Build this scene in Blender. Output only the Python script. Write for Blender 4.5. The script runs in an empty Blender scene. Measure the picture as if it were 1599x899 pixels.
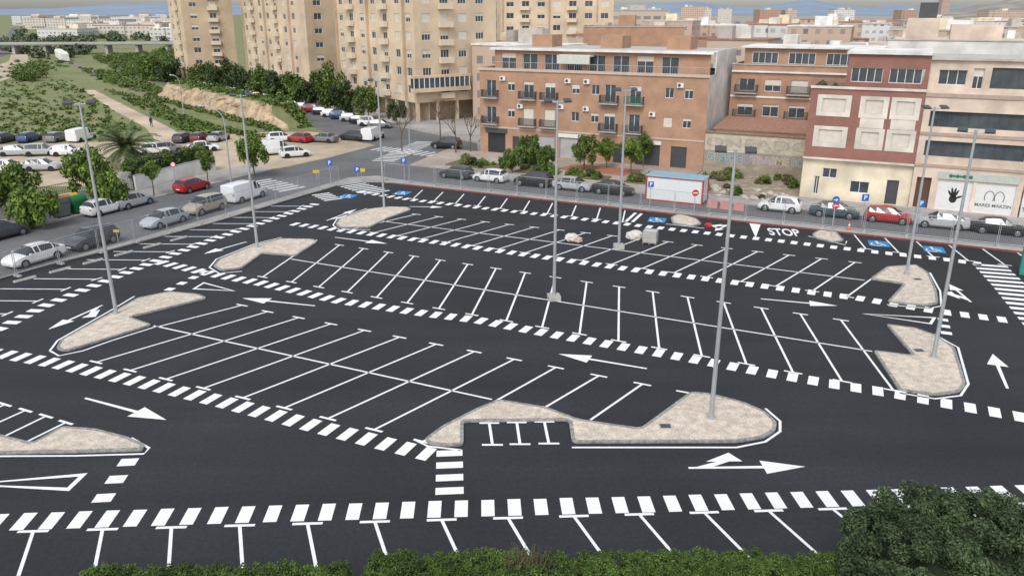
import bpy, bmesh, math, random
import numpy as np
from mathutils import Vector, Matrix, noise
from mathutils.geometry import tessellate_polygon
random.seed(7); np.random.seed(7)
H=18.5; F=1240.; PT=math.atan(430/1240.); SP,CP=math.sin(PT),math.cos(PT)
def P(u,v,z=0.):
    a=(u-799.5)/F; b=(449.5-v)/F; t=(H-z)/(SP-b*CP)
    return Vector((a*t,t*(CP+b*SP),z))
def ZAT(y,v):
    b=(449.5-v)/F; s=y/(CP+b*SP); return H-s*(SP-b*CP)
def UOF(p):
    return 799.5+F*p[0]/(p[1]*CP+(H-p[2])*SP)
R26=-math.radians(26.57)
e1=Vector((.8944,-.4472,0)); e2=Vector((.4472,.8944,0))
O=Vector((-11.5,88.5,0)); L0=Vector((-29.6,71.3,0)); nL=-e1
def S(s,d,z=0): return O+e1*s+e2*d+Vector((0,0,z))
def LS(a,q,z=0): return L0+e2*a+nL*q+Vector((0,0,z))
def s_for(u,d):
    lo,hi=-60,160
    for _ in range(40):
        m=(lo+hi)/2
        if UOF(S(m,d))<u: lo=m
        else: hi=m
    return lo
def a_for(u,q):
    lo,hi=-45,90
    for _ in range(40):
        m=(lo+hi)/2
        if UOF(LS(m,q))<u: lo=m
        else: hi=m
    return lo
COL=bpy.context.scene.collection
# ---------------------------------------------------------------- materials
def nn(nt,t,**k):
    n=nt.nodes.new(t)
    for a,b in k.items(): setattr(n,a,b)
    return n
def M(name,col,rough=.8,var=.15,scale=2.,bump=0.,metal=0.,col2=None,spec=.5,scale2=None,coat=0,tracks=0):
    m=bpy.data.materials.new(name); m.use_nodes=True; nt=m.node_tree; b=nt.nodes['Principled BSDF']
    b.inputs['Roughness'].default_value=rough; b.inputs['Metallic'].default_value=metal
    b.inputs['Specular IOR Level'].default_value=spec
    if coat: b.inputs['Coat Weight'].default_value=coat; b.inputs['Coat Roughness'].default_value=.05
    tc=nn(nt,'ShaderNodeTexCoord'); src=tc.outputs['Object']
    n=nn(nt,'ShaderNodeTexNoise'); n.inputs['Scale'].default_value=scale; n.inputs['Detail'].default_value=8; n.inputs['Roughness'].default_value=.65
    nt.links.new(src,n.inputs['Vector'])
    r=nn(nt,'ShaderNodeValToRGB')
    c1=[c*(1-var) for c in col]; c2=col2 if col2 else [min(1,c*(1+var)) for c in col]
    if col2: c1=list(col)
    r.color_ramp.elements[0].color=(*c1,1); r.color_ramp.elements[1].color=(*c2,1)
    r.color_ramp.elements[0].position=.35; r.color_ramp.elements[1].position=.65
    nt.links.new(n.outputs['Fac'],r.inputs['Fac']); out=r.outputs['Color']
    def mul(out,vec,sc,lo,hi,det=5):
        n2=nn(nt,'ShaderNodeTexNoise'); n2.inputs['Scale'].default_value=sc; n2.inputs['Detail'].default_value=det
        nt.links.new(vec,n2.inputs['Vector'])
        r2=nn(nt,'ShaderNodeMapRange'); r2.inputs[1].default_value=.3; r2.inputs[2].default_value=.7; r2.inputs[3].default_value=lo; r2.inputs[4].default_value=hi
        nt.links.new(n2.outputs['Fac'],r2.inputs[0])
        mx=nn(nt,'ShaderNodeMix',data_type='RGBA',blend_type='MULTIPLY'); mx.inputs[0].default_value=1
        nt.links.new(out,mx.inputs[6]); nt.links.new(r2.outputs[0],mx.inputs[7]); return mx.outputs[2]
    if scale2: out=mul(out,src,scale2,.78,1.22)
    if tracks:
        mp=nn(nt,'ShaderNodeMapping'); mp.inputs['Rotation'].default_value=(0,0,-R26); mp.inputs['Scale'].default_value=(.04,1.,1.)
        nt.links.new(src,mp.inputs['Vector']); out=mul(out,mp.outputs['Vector'],.55,1-tracks,1+tracks,3)
    nt.links.new(out,b.inputs['Base Color'])
    if bump:
        bp=nn(nt,'ShaderNodeBump'); bp.inputs['Strength'].default_value=bump; bp.inputs['Distance'].default_value=.05
        nt.links.new(n.outputs['Fac'],bp.inputs['Height']); nt.links.new(bp.outputs[0],b.inputs['Normal'])
    return m
def leafmat(name,ca,cb):
    m=bpy.data.materials.new(name); m.use_nodes=True; nt=m.node_tree; b=nt.nodes['Principled BSDF']
    b.inputs['Roughness'].default_value=.6; b.inputs['Specular IOR Level'].default_value=.25
    g=nn(nt,'ShaderNodeNewGeometry'); r=nn(nt,'ShaderNodeValToRGB')
    r.color_ramp.elements[0].color=(*ca,1); r.color_ramp.elements[1].color=(*cb,1)
    nt.links.new(g.outputs['Random Per Island'],r.inputs['Fac'])
    n=nn(nt,'ShaderNodeTexNoise'); n.inputs['Scale'].default_value=.9
    nt.links.new(g.outputs['Position'],n.inputs['Vector'])
    mr=nn(nt,'ShaderNodeMapRange'); mr.inputs[1].default_value=.35; mr.inputs[2].default_value=.65; mr.inputs[3].default_value=.65; mr.inputs[4].default_value=1.35
    nt.links.new(n.outputs['Fac'],mr.inputs[0])
    mx=nn(nt,'ShaderNodeMix',data_type='RGBA',blend_type='MULTIPLY'); mx.inputs[0].default_value=1
    nt.links.new(r.outputs[0],mx.inputs[6]); nt.links.new(mr.outputs[0],mx.inputs[7]); nt.links.new(mx.outputs[2],b.inputs['Base Color'])
    return m
def brickmat(name,c1,c2,mortar,sc=1.,bw=.3,rh=.09):
    m=bpy.data.materials.new(name); m.use_nodes=True; nt=m.node_tree; b=nt.nodes['Principled BSDF']; b.inputs['Roughness'].default_value=.9
    tc=nn(nt,'ShaderNodeTexCoord'); sx=nn(nt,'ShaderNodeSeparateXYZ'); nt.links.new(tc.outputs['Object'],sx.inputs[0])
    ad=nn(nt,'ShaderNodeMath',operation='ADD'); nt.links.new(sx.outputs[0],ad.inputs[0]); nt.links.new(sx.outputs[1],ad.inputs[1])
    cb=nn(nt,'ShaderNodeCombineXYZ'); nt.links.new(ad.outputs[0],cb.inputs[0]); nt.links.new(sx.outputs[2],cb.inputs[1])
    br=nn(nt,'ShaderNodeTexBrick'); br.inputs['Scale'].default_value=sc; br.inputs['Brick Width'].default_value=bw; br.inputs['Row Height'].default_value=rh; br.inputs['Mortar Size'].default_value=.01
    br.inputs['Color1'].default_value=(*c1,1); br.inputs['Color2'].default_value=(*c2,1); br.inputs['Mortar'].default_value=(*mortar,1)
    nt.links.new(cb.outputs[0],br.inputs['Vector'])
    n=nn(nt,'ShaderNodeTexNoise'); n.inputs['Scale'].default_value=.5; n.inputs['Detail'].default_value=8; nt.links.new(tc.outputs['Object'],n.inputs['Vector'])
    mr=nn(nt,'ShaderNodeMapRange'); mr.inputs[1].default_value=.3; mr.inputs[2].default_value=.7; mr.inputs[3].default_value=.82; mr.inputs[4].default_value=1.12
    nt.links.new(n.outputs['Fac'],mr.inputs[0])
    mx=nn(nt,'ShaderNodeMix',data_type='RGBA',blend_type='MULTIPLY'); mx.inputs[0].default_value=1
    nt.links.new(br.outputs[0],mx.inputs[6]); nt.links.new(mr.outputs[0],mx.inputs[7]); nt.links.new(mx.outputs[2],b.inputs['Base Color'])
    return m
def farmat(name,col,px=3.2,pz=3.,ww=.2,wh=.22,dark=(.13,.15,.18)):
    m=bpy.data.materials.new(name); m.use_nodes=True; nt=m.node_tree; b=nt.nodes['Principled BSDF']; b.inputs['Roughness'].default_value=.85
    uv=nn(nt,'ShaderNodeUVMap'); sx=nn(nt,'ShaderNodeSeparateXYZ'); nt.links.new(uv.outputs[0],sx.inputs[0])
    def band(o,p,w):
        a=nn(nt,'ShaderNodeMath',operation='DIVIDE'); a.inputs[1].default_value=p; nt.links.new(o,a.inputs[0])
        f=nn(nt,'ShaderNodeMath',operation='FRACT'); nt.links.new(a.outputs[0],f.inputs[0])
        s=nn(nt,'ShaderNodeMath',operation='SUBTRACT'); s.inputs[1].default_value=.5; nt.links.new(f.outputs[0],s.inputs[0])
        ab=nn(nt,'ShaderNodeMath',operation='ABSOLUTE'); nt.links.new(s.outputs[0],ab.inputs[0])
        l=nn(nt,'ShaderNodeMath',operation='LESS_THAN'); l.inputs[1].default_value=w; nt.links.new(ab.outputs[0],l.inputs[0])
        fl=nn(nt,'ShaderNodeMath',operation='FLOOR'); nt.links.new(a.outputs[0],fl.inputs[0]); return l.outputs[0],fl.outputs[0]
    x,fx=band(sx.outputs[0],px,ww); z,fz=band(sx.outputs[1],pz,wh)
    mu=nn(nt,'ShaderNodeMath',operation='MULTIPLY'); nt.links.new(x,mu.inputs[0]); nt.links.new(z,mu.inputs[1])
    cb=nn(nt,'ShaderNodeCombineXYZ'); nt.links.new(fx,cb.inputs[0]); nt.links.new(fz,cb.inputs[1])
    wn=nn(nt,'ShaderNodeTexWhiteNoise'); nt.links.new(cb.outputs[0],wn.inputs[0])
    gl=nn(nt,'ShaderNodeMix',data_type='RGBA'); gl.inputs[6].default_value=(*dark,1); gl.inputs[7].default_value=(*[c*.75 for c in col],1); nt.links.new(wn.outputs[0],gl.inputs[0])
    tc=nn(nt,'ShaderNodeTexCoord'); n=nn(nt,'ShaderNodeTexNoise'); n.inputs['Scale'].default_value=.15; n.inputs['Detail'].default_value=8; nt.links.new(tc.outputs['Object'],n.inputs['Vector'])
    r=nn(nt,'ShaderNodeValToRGB'); r.color_ramp.elements[0].color=(*[c*.85 for c in col],1); r.color_ramp.elements[1].color=(*[min(1,c*1.1) for c in col],1); nt.links.new(n.outputs['Fac'],r.inputs[0])
    mx=nn(nt,'ShaderNodeMix',data_type='RGBA'); nt.links.new(mu.outputs[0],mx.inputs[0]); nt.links.new(r.outputs[0],mx.inputs[6]); nt.links.new(gl.outputs[2],mx.inputs[7])
    nt.links.new(mx.outputs[2],b.inputs['Base Color']); return m
asph=M('fresh_asphalt',(.022,.024,.028),.72,.22,6.,.25,scale2=.11,spec=.35,tracks=.16)
road=M('old_asphalt',(.125,.127,.132),.9,.15,3.,.1,scale2=.15)
paint=M('road_paint',(.80,.81,.82),.6,.06,3.5)
paintw=M('road_paint_worn',(.6,.61,.62),.7,.2,5.)
pave=M('pavement',(.34,.325,.31),.9,.12,1.2,.1,scale2=.2)
plaza=M('plaza_paving',(.36,.31,.26),.9,.12,1.,.1,scale2=.2)
kerbm=M('kerb_stone',(.27,.265,.25),.9,.4,5.,.5)
redk=M('red_kerb',(.2,.06,.05),.8,.3,3.)
gravel=M('gravel',(.56,.485,.40),.95,.3,14.,.5,scale2=2.5)
dirt=M('dirt',(.44,.36,.26),.95,.15,.4,.3,scale2=.06)
grass=M('field',(.13,.165,.055),.95,0,.07,.3,col2=(.22,.215,.10),scale2=.8)
cityg=M('city_ground',(.30,.27,.24),.95,.2,.05)
gard=M('garden_soil',(.16,.12,.07),.95,0,.6,.2,col2=(.10,.12,.04),scale2=2.)
redp=M('play_surface',(.36,.15,.09),.9,.15,1.)
cliffm=M('cliff_earth',(.40,.30,.20),.95,.35,.5,.8,scale2=1.5)
conc=M('concrete',(.4,.39,.37),.9,.15,3.,.2)
steel=M('galvanised',(.42,.44,.46),.5,.08,2.,metal=.4)
dgrey=M('dark_metal',(.06,.065,.07),.5,.1)
black=M('black_plastic',(.012,.012,.013),.6,.1)
rubber=M('tyre_rubber',(.018,.018,.018),.85,.1)
rimm=M('rim_alloy',(.42,.43,.45),.3,.1,metal=.8)
glassm=M('dark_glass',(.025,.03,.036),.08,.2,.3,spec=.8)
glassb=M('window_glass',(.06,.075,.09),.12,.4,.4,spec=.8)
headm=M('headlamp',(.7,.72,.75),.1,.1)
tailm=M('tail_lamp',(.35,.015,.01),.2,.1)
white=M('white_render',(.70,.69,.66),.85,.06,.6,scale2=.3)
wframe=M('window_frame_white',(.7,.7,.69),.6,.05)
shut=M('roller_shutter',(.62,.58,.5),.7,.08)
blue=M('sign_blue',(.02,.12,.45),.4,.05)
red=M('sign_red',(.55,.03,.03),.4,.05)
yellow=M('yellow',(.6,.42,.03),.5,.1)
green=M('bin_green',(.02,.16,.06),.5,.1)
hblue=M('symbol_blue',(.02,.22,.5),.6,.1)
bark=M('bark',(.12,.09,.06),.95,.3,6.,.5)
beige=M('beige_render',(.62,.50,.41),.85,.06,.6,scale2=.3)
cream=M('cream_render',(.68,.60,.45),.85,.06,.6,scale2=.3)
panelm=M('cream_panel',(.62,.57,.5),.85,.06,.6,scale2=.3)
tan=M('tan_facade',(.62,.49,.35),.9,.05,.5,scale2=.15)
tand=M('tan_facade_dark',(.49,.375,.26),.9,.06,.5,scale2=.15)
parap=M('tan_parapet',(.66,.56,.43),.85,.05)
roofm=M('roof_gravel',(.46,.43,.39),.95,.15,.8)
terra=M('terracotta',(.31,.17,.12),.9,.25,3.)
brick=brickmat('brick_salmon',(.43,.25,.16),(.38,.215,.135),(.42,.28,.20))
brickr=brickmat('brick_red',(.30,.135,.105),(.26,.115,.09),(.29,.16,.13))
stone=brickmat('weathered_wall',(.36,.31,.24),(.28,.24,.19),(.22,.19,.15),1,.8,.35)
lf1=leafmat('leaves_mid',(.045,.08,.016),(.14,.20,.045))
lf2=leafmat('leaves_dark',(.022,.042,.014),(.075,.11,.035))
lf3=leafmat('leaves_bright',(.07,.12,.02),(.17,.24,.045))
lfd=leafmat('leaves_dry',(.08,.08,.03),(.2,.18,.08))
# ---------------------------------------------------------------- mesh helpers
class MB:
    def __init__(s): s.v=[];s.f=[];s.mi=[];s.m=0;s.T=None
    def add(s,vs,fs):
        o=len(s.v)
        for p in vs:
            p=Vector(p)
            if s.T is not None: p=s.T@p
            s.v.append(tuple(p))
        for f in fs: s.f.append([o+i for i in f]); s.mi.append(s.m)
    def box(s,x0,x1,y0,y1,z0,z1):
        s.add([(x0,y0,z0),(x1,y0,z0),(x1,y1,z0),(x0,y1,z0),(x0,y0,z1),(x1,y0,z1),(x1,y1,z1),(x0,y1,z1)],
              [(3,2,1,0),(4,5,6,7),(0,1,5,4),(1,2,6,5),(2,3,7,6),(3,0,4,7)])
    def cyl(s,p0,p1,r0,r1=None,n=10,cap=True):
        r1=r0 if r1 is None else r1; p0=Vector(p0);p1=Vector(p1); d=(p1-p0).normalized()
        a=d.orthogonal().normalized(); b=d.cross(a); vs=[]
        for p,r in ((p0,r0),(p1,r1)):
            for i in range(n):
                t=2*math.pi*i/n; vs.append(p+a*math.cos(t)*r+b*math.sin(t)*r)
        fs=[(i,(i+1)%n,n+(i+1)%n,n+i) for i in range(n)]
        if cap: fs+=[tuple(range(n-1,-1,-1)),tuple(range(n,2*n))]
        s.add(vs,fs)
    def sheet(s,pts,z):
        vs=[Vector((p[0],p[1],z)) for p in pts]; s.add(vs,up(vs,tessellate_polygon([[Vector((p.x,p.y,0)) for p in vs]])))
    def prism(s,pts,z0,z1):
        n=len(pts); s.add([(p[0],p[1],z0) for p in pts]+[(p[0],p[1],z1) for p in pts],[(i,(i+1)%n,n+(i+1)%n,n+i) for i in range(n)]); s.sheet(pts,z1)
    def ring(s,A,B,z0,z1):
        n=len(A); vs=[(p[0],p[1],z0) for p in A]+[(p[0],p[1],z1) for p in A]+[(p[0],p[1],z1) for p in B]
        s.add(vs,[(i,(i+1)%n,n+(i+1)%n,n+i) for i in range(n)]+[(n+i,n+(i+1)%n,2*n+(i+1)%n,2*n+i) for i in range(n)])
    def stripe(s,pts,w,z):
        pts=[Vector((p[0],p[1],0)) for p in pts]; n=len(pts); L=[];R=[]
        for i in range(n):
            d=(pts[min(i+1,n-1)]-pts[max(i-1,0)]).normalized(); k=Vector((-d.y,d.x,0))*w/2
            L.append(pts[i]+k);R.append(pts[i]-k)
        s.add([(p.x,p.y,z) for p in L+R],[(n+i,n+i+1,i+1,i) for i in range(n-1)])
    def mesh(s,name,mats):
        me=bpy.data.meshes.new(name); me.from_pydata(s.v,[],s.f)
        for m in (mats if isinstance(mats,(list,tuple)) else [mats]): me.materials.append(m)
        me.polygons.foreach_set('material_index',s.mi); me.update(); return me
    def build(s,name,mats,parent=None,loc=None):
        return link(name,s.mesh(name,mats),parent,loc)
def up(vs,tris):
    out=[]
    for t in tris:
        a,b,c=[vs[i] for i in t]; cr=(b.x-a.x)*(c.y-a.y)-(b.y-a.y)*(c.x-a.x)
        if abs(cr)<1e-9: continue
        out.append(tuple(t) if cr>0 else tuple(t)[::-1])
    return out
def link(name,me,parent=None,loc=None,rz=0):
    o=bpy.data.objects.new(name,me); COL.objects.link(o)
    if parent: o.parent=parent
    if loc is not None: o.location=loc
    if rz: o.rotation_euler=(0,0,rz)
    return o
def tag(o,label=None,cat=None,group=None,kind=None):
    if label: o['label']=label
    if cat: o['category']=cat
    if group: o['group']=group
    if kind: o['kind']=kind
    return o
def thing(name,label,cat,loc=(0,0,0),rz=0,group=None):
    o=bpy.data.objects.new(name,None); COL.objects.link(o); o.location=loc; o.rotation_euler=(0,0,rz); o.empty_display_size=.1
    return tag(o,label,cat,group)
def struct(o): o['kind']='structure'; return o
def smooth(me,ang=35):
    for p in me.polygons: p.use_smooth=True
    try: me.set_sharp_from_angle(angle=math.radians(ang))
    except Exception: pass
def offset(pts,dist):
    n=len(pts); A=sum(pts[i][0]*pts[(i+1)%n][1]-pts[(i+1)%n][0]*pts[i][1] for i in range(n)); sg=1 if A>0 else -1; out=[]
    for i in range(n):
        p=Vector(pts[i][:2]);a=Vector(pts[i-1][:2]);b=Vector(pts[(i+1)%n][:2])
        d1=(p-a).normalized();d2=(b-p).normalized(); n1=Vector((d1.y,-d1.x))*sg;n2=Vector((d2.y,-d2.x))*sg
        m=(n1+n2); m=m/max(.35,m.length_squared)*2 if m.length>1e-4 else n1
        if m.length>2: m=m.normalized()*2
        out.append(p+m*dist)
    return out
def fillet(pts,r=.5):
    q=[]; n=len(pts)
    for i in range(n):
        p=Vector(pts[i][:2]);a=Vector(pts[i-1][:2]);b=Vector(pts[(i+1)%n][:2])
        k=min(r,.42*(p-a).length,.42*(b-p).length); A=p+(a-p).normalized()*k; B=p+(b-p).normalized()*k
        for t in (0,.25,.5,.75,1): q.append(A*(1-t)**2+p*2*t*(1-t)+B*t*t)
    return q
def text_obj(s,size,name,mat,parent,loc,rot,sx=1,sy=1,bold=0):
    c=bpy.data.curves.new('t','FONT'); c.body=s; c.size=size; c.align_x='CENTER'; c.align_y='CENTER'; c.offset=bold
    o=bpy.data.objects.new('t',c); COL.objects.link(o); bpy.context.view_layer.update()
    me=bpy.data.meshes.new_from_object(o.evaluated_get(bpy.context.evaluated_depsgraph_get())); bpy.data.objects.remove(o)
    me.materials.clear(); me.materials.append(mat); me.name=name
    r=link(name,me,parent,loc); r.rotation_euler=rot; r.scale=(sx,sy,1); return r
# ---------------------------------------------------------------- ground and roads
mb=MB(); mb.sheet([(-7000,-60),(7000,-60),(7000,12000),(-7000,12000)],0); struct(mb.build('ground',grass))
def sheet(name,pts,z,mat):
    m=MB(); m.sheet(pts,z); return struct(m.build(name,mat))
def px(l): return [P(*p) for p in l]
sheet('city_ground',[S(-25,10),S(80,10),(1800,60),(3000,5000),(-60,5000),(-30,260),(-22,150)],.004,cityg)
sheet('dirt_car_park',px([(-120,300),(0,292),(215,290),(340,272),(440,262),(560,236),(590,222),(560,212),(480,206),(300,208),(250,222),(130,222),(0,226),(-150,235)]),.006,dirt)
sheet('dirt_path',px([(130,141),(148,141),(205,170),(262,198),(300,222),(248,227),(228,200),(176,172)]),.03,M('path_dirt',(.47,.38,.28),.95,.1,.6,scale2=.1))
sheet('service_track',px([(-30,140),(20,120),(45,96),(40,75),(22,70),(14,96),(-30,112)]),.012,dirt)
sheet('highway',px([(-60,95),(-12,82),(8,60),(18,44),(26,44),(24,60),(14,84),(-60,118)]),.03,road)
sheet('railway_bed',px([(97,92),(107,92),(160,118),(238,147),(238,152),(148,122)]),.012,M('ballast',(.2,.17,.14),.95,.2,2.))
sheet('avenue_road',px([(745,242),(640,236),(560,222),(500,203),(400,172),(285,142),(180,110),(182,105),(300,130),(450,160),(560,185),(655,205),(745,224)]),.014,road)
sheet('crossroads',px([(380,303),(425,268),(500,250),(590,226),(660,210),(745,225),(747,270),(640,272),(575,288),(500,302),(440,318)]),.018,road)
sheet('left_street',[LS(-45,0),LS(26,0),LS(26,12),LS(-45,12)],.010,road)
sheet('rear_street',[S(-12,1.5),S(90,1.5),S(90,7.4),S(-12,7.4)],.022,road)
edgepx=[(1760,417),(1599,397),(1450,379),(1300,361),(1130,343),(1000,328),(833,311),(720,299),(640,290),(600,286),(560,286),(530,290),(505,298),(480,305),(330,350),(180,390),(60,420),(0,437),(-150,478)]
edge=px(edgepx)
sheet('car_park_asphalt',edge+[Vector((-50,16,0)),Vector((70,16,0))],.026,asph)
ZM=.031
def raised(name,pts,z,mat): 
    m=MB(); m.prism(pts,0,z); return struct(m.build(name,mat))
raised('rear_pavement',[S(-1,0),S(95,0),S(95,1.5),S(-1,1.5)],.14,pave)
m=MB(); m.prism([S(-1,-.16),S(95,-.16),S(95,-.005),S(-1,-.005)],0,.16); struct(m.build('rear_kerb',redk))
cs=[S(-1.02,0)]+[P(600,285),P(560,285),P(530,289),P(505,297),P(480,304.5),P(330,349.5),P(180,389.5),P(60,419.5),P(0,436.5),P(-150,477)]
cs+=[LS(-24,0),LS(12,0),P(505,291),P(545,279),P(590,276),S(-1.02,1.5)]
raised('left_pavement',cs,.14,pave)
m=MB(); q=[P(*p) for p in edgepx[8:]]; m.stripe([(p.x,p.y) for p in q],.18,.165); struct(m.build('left_kerb',kerbm))
raised('far_pavement',[S(3,7.4),S(27.3,7.4),S(27.3,10.6),S(3,10.6)],.14,pave)
raised('building_pavement',[S(38.5,7.4),S(90,7.4),S(90,13.2),S(38.5,13.2)],.14,pave)
raised('vacant_frontage',[S(27.3,7.4),S(38.5,7.4),S(38.5,9.4),S(27.3,9.4)],.13,pave)
raised('plaza',[S(-7,10.6),S(27.4,10.6),S(27.4,23.3),S(-9,23.3)],.15,plaza)
sheet('vacant_lot',[S(27.4,9.4),S(39.9,9.4),S(39.9,23.2),S(27.4,23.2)],.03,M('rubble_soil',(.3,.25,.19),.95,.4,1.5,.5,scale2=.5))
BEDS=[(-3,5.5,12,16),(7,12.5,11.6,15),(14,19,11.6,14.6),(21,26.5,11.8,15.4),(3,9,17,20)]
for i,(a,b,c,d) in enumerate(BEDS): raised('garden_bed',fillet([S(a,c),S(b,c),S(b,d),S(a,d)],.8),.2,gard)
raised('play_area',[S(11,16),S(20,15.6),S(21,20),S(12,20.5)],.17,redp)
raised('far_left_pavement',[LS(-45,12),LS(24,12),LS(24,17),LS(-45,17)],.14,pave)
raised('avenue_pavement',px([(747,222),(655,203),(560,183),(450,158),(300,128),(310,124),(460,152),(600,176),(690,190),(760,205)]),.14,pave)
def walk(pts,step,start=0):
    pts=[Vector((p[0],p[1],0)) for p in pts]; out=[]; acc=start
    for a,b in zip(pts,pts[1:]):
        L=(b-a).length; d=(b-a)/L
        while acc<L: out.append((a+d*acc,d)); acc+=step
        acc-=L
    return out
def dashes(mb,pxl,w=.52,l=1.1,sp=1.05,z=ZM,start=.2):
    for p,d in walk(px(pxl),sp,start):
        k=Vector((-d.y,d.x,0)); a=d*w/2; c=k*l/2; j=random.uniform(-.03,.03)
        mb.add([(*(p-a-c).xy,z),(*(p+a-c).xy,z),(*(p+a+c*(1+j)).xy,z),(*(p-a+c*(1+j)).xy,z)],[(0,1,2,3)])
m=MB()
dashes(m,[(-60,818),(20,815),(430,802),(696,795),(1032,787),(1400,776),(1660,768)])
dashes(m,[(-40,548),(5,553),(90,568),(207,594),(345,627),(490,665),(605,694),(672,710)])
dashes(m,[(-30,525),(5,511),(70,478),(130,453),(195,427),(240,409),(330,375),(430,341),(495,318)],l=1.0)
dashes(m,[(250,410),(330,428),(410,443),(530,470),(665,490),(745,500),(850,520),(950,538),(1060,557),(1200,583),(1300,600),(1390,614),(1480,631),(1620,656)])
dashes(m,[(458,350),(550,362),(700,381),(850,402),(1000,423),(1120,438),(1230,452),(1340,466),(1460,486),(1570,500)])
dashes(m,[(562,300),(640,312),(760,326),(880,339),(1000,353),(1100,364),(1220,377),(1350,392),(1480,406),(1535,413)],l=1.0)
dashes(m,[(702,708),(702,787)],w=.5,l=1.15,sp=.98,start=.0)
dashes(m,[(200,722),(158,784)],w=.6,l=.75,sp=1.35,start=0)
dashes(m,[(322,424),(245,462)],w=.6,l=.6,sp=1.35,start=.2)
dashes(m,[(1472,498),(1478,522)],w=.5,l=.6,sp=1.2)
dashes(m,[(1545,414),(1580,450),(1640,520),(1700,580)],w=.5,l=2.4,sp=1.0)
dashes(m,[(545,287),(592,302)],w=.35,l=3.2,sp=.85)
dashes(m,[(982,339),(1003,341)],w=.3,l=3.6,sp=.6)
dashes(m,[(500,303),(525,314)],w=.35,l=2.0,sp=.8)
struct(m.build('edge_dashes',paint))
m=MB()
dashes(m,[(590,232),(735,248)],w=.5,l=3.4,sp=1.1,z=.03)
dashes(m,[(598,252),(665,222)],w=.5,l=3.2,sp=1.1,z=.028)
dashes(m,[(402,283),(462,297)],w=.55,l=3.4,sp=1.1,z=.028)
struct(m.build('zebra_crossing_paint',paintw))
LW=.13
m=MB()
def tee(p,d,l=.95,w=.15): m.stripe([p-d*l/2,p+d*l/2],w,ZM+.004)
def row(t0,t1,b0,b1,n,tb=True,bb=True):
    t0,t1,b0,b1=px([t0,t1,b0,b1])
    for i in range(n+1):
        a=t0.lerp(t1,i/n); b=b0.lerp(b1,i/n)
        m.stripe([a,b],LW,ZM)
        if tb: tee(a,(t1-t0).normalized())
        if bb: tee(b,(b1-b0).normalized())
def line(a,b,ta=None,tb=None,w=LW):
    a,b=px([a,b]); m.stripe([a,b],w,ZM)
    if ta: tee(a,ta)
    if tb: tee(b,tb)
row((418,487),(868,574),(150,566),(660,690),8)
rd=(P(868,574)-P(418,487)).normalized()
line((378,477),(245,511),rd); line((935,587),(850,637),rd); line((1003,600),(922,656),rd)
tee(P(1070,613),rd)
row((530,383),(1313,500),(455,441),(1395,610),16)
row((650,335),(1335,410),(548,359),(1268,455),16)
line((1385,418),(1322,464),None,rd); line((625,331),(600,340),rd); line((495,375),(410,433),None,rd)
row((660,297),(976,329),(645,311),(972,347),9,False)
row((1333,366),(1587,394),(1352,389),(1628,421),5,False)
line((240,509),(768,624)); line((455,405),(1362,549)); line((590,345),(1350,438))
t0=P(52,830);t1=P(1300,795); dd=(t1-t0)/12
for i in range(-2,17):
    a=t0+dd*i; m.stripe([a,a+Vector((1.75,-4.8,0))],LW,ZM); tee(a,dd.normalized(),1.15)
for p,d in walk(px([(-60,522),(15,489),(70,466),(110,449),(165,432),(200,417),(240,402),(290,386),(345,366),(400,349),(450,331),(482,318)]),2.5,1):
    m.stripe([p,p+Vector((-4.7,0.1,0))],LW,ZM); tee(p,d,.9)
for a,b in (((103,660),(38,692)),((72,650),(0,685)),((40,641),(-40,677)),((8,632),(-80,670))): line(a,b,rd)
for a,b in (((764,661),(769,695)),((807,660),(812,694)),((850,659),(857,693))): line(a,b,Vector((1,0,0)),Vector((1,0,0)))
for l in ([(648,687),(668,697),(720,703)],[(893,699),(1150,699),(1195,690),(1218,674),(1218,658),(1195,638)],
          [(78,548),(92,556),(130,548),(175,532),(245,510)],[(78,548),(90,532),(175,484),(210,463)],
          [(327,418),(342,427),(378,424)],[(327,418),(338,405),(398,381),(440,371)],[(520,352),(530,359),(578,359)],[(520,352),(527,341),(573,326)],
          [(1458,522),(1496,543),(1512,600),(1500,618),(1460,623),(1405,614)],[(1452,426),(1468,455),(1470,478),(1450,482),(1385,476)],
          [(-60,713),(120,712),(225,709),(233,700),(205,684)],[(1262,369),(1320,383),(1322,377)],[(1040,350),(1100,357)]):
    m.stripe(px(l),.13,ZM)
struct(m.build('parking_bay_lines',paint))
# ---------------------------------------------------------------- painted arrows, symbols, letters
def arrow(tail,tip,label,br=0,hl=.36,hw=1.05,sw=.2):
    a,b=px([tail,tip]); d=(b-a).normalized(); L=(b-a).length; k=Vector((-d.y,d.x,0)); c=b-d*L*hl
    r=MB(); r.sheet([a-k*sw*.35,c-k*sw/2,c-k*hw/2,b,c+k*hw/2,c+k*sw/2,a+k*sw*.35],ZM+.002)
    if br:
        s=br; q=a+d*L*.04; e=a+d*L*.3+k*s*.5
        r.sheet([q+k*s*.0,q+d*.75+k*s*.0,e+d*.42,e-d*.12],ZM+.006)
        r.sheet([e-d*.65-k*s*.03,e+d*.95-k*s*.03,e+k*s*.7+d*.55],ZM+.009)
    return tag(r.build('painted_arrow',paint),label,'road marking','white arrows painted on the car park lanes')
arrow((133,622),(260,656),'long white arrow pointing right on the lane above the bottom left island')
arrow((1010,576),(872,553),'long white arrow pointing left in the lane above the largest gravel island')
arrow((1075,731),(1257,729),'large two-headed white arrow near the bottom right, below the largest gravel island',1)
arrow((160,477),(75,515),'two-headed white arrow on the left lane beside the left gravel island',1,hw=.9)
arrow((492,478),(378,466),'white arrow pointing left just right of the left gravel island')
arrow((385,378),(318,397),'white arrow pointing down left beside the second lamp post island')
arrow((523,371),(605,381),'white arrow pointing right in the lane beneath the rear left island')
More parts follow.
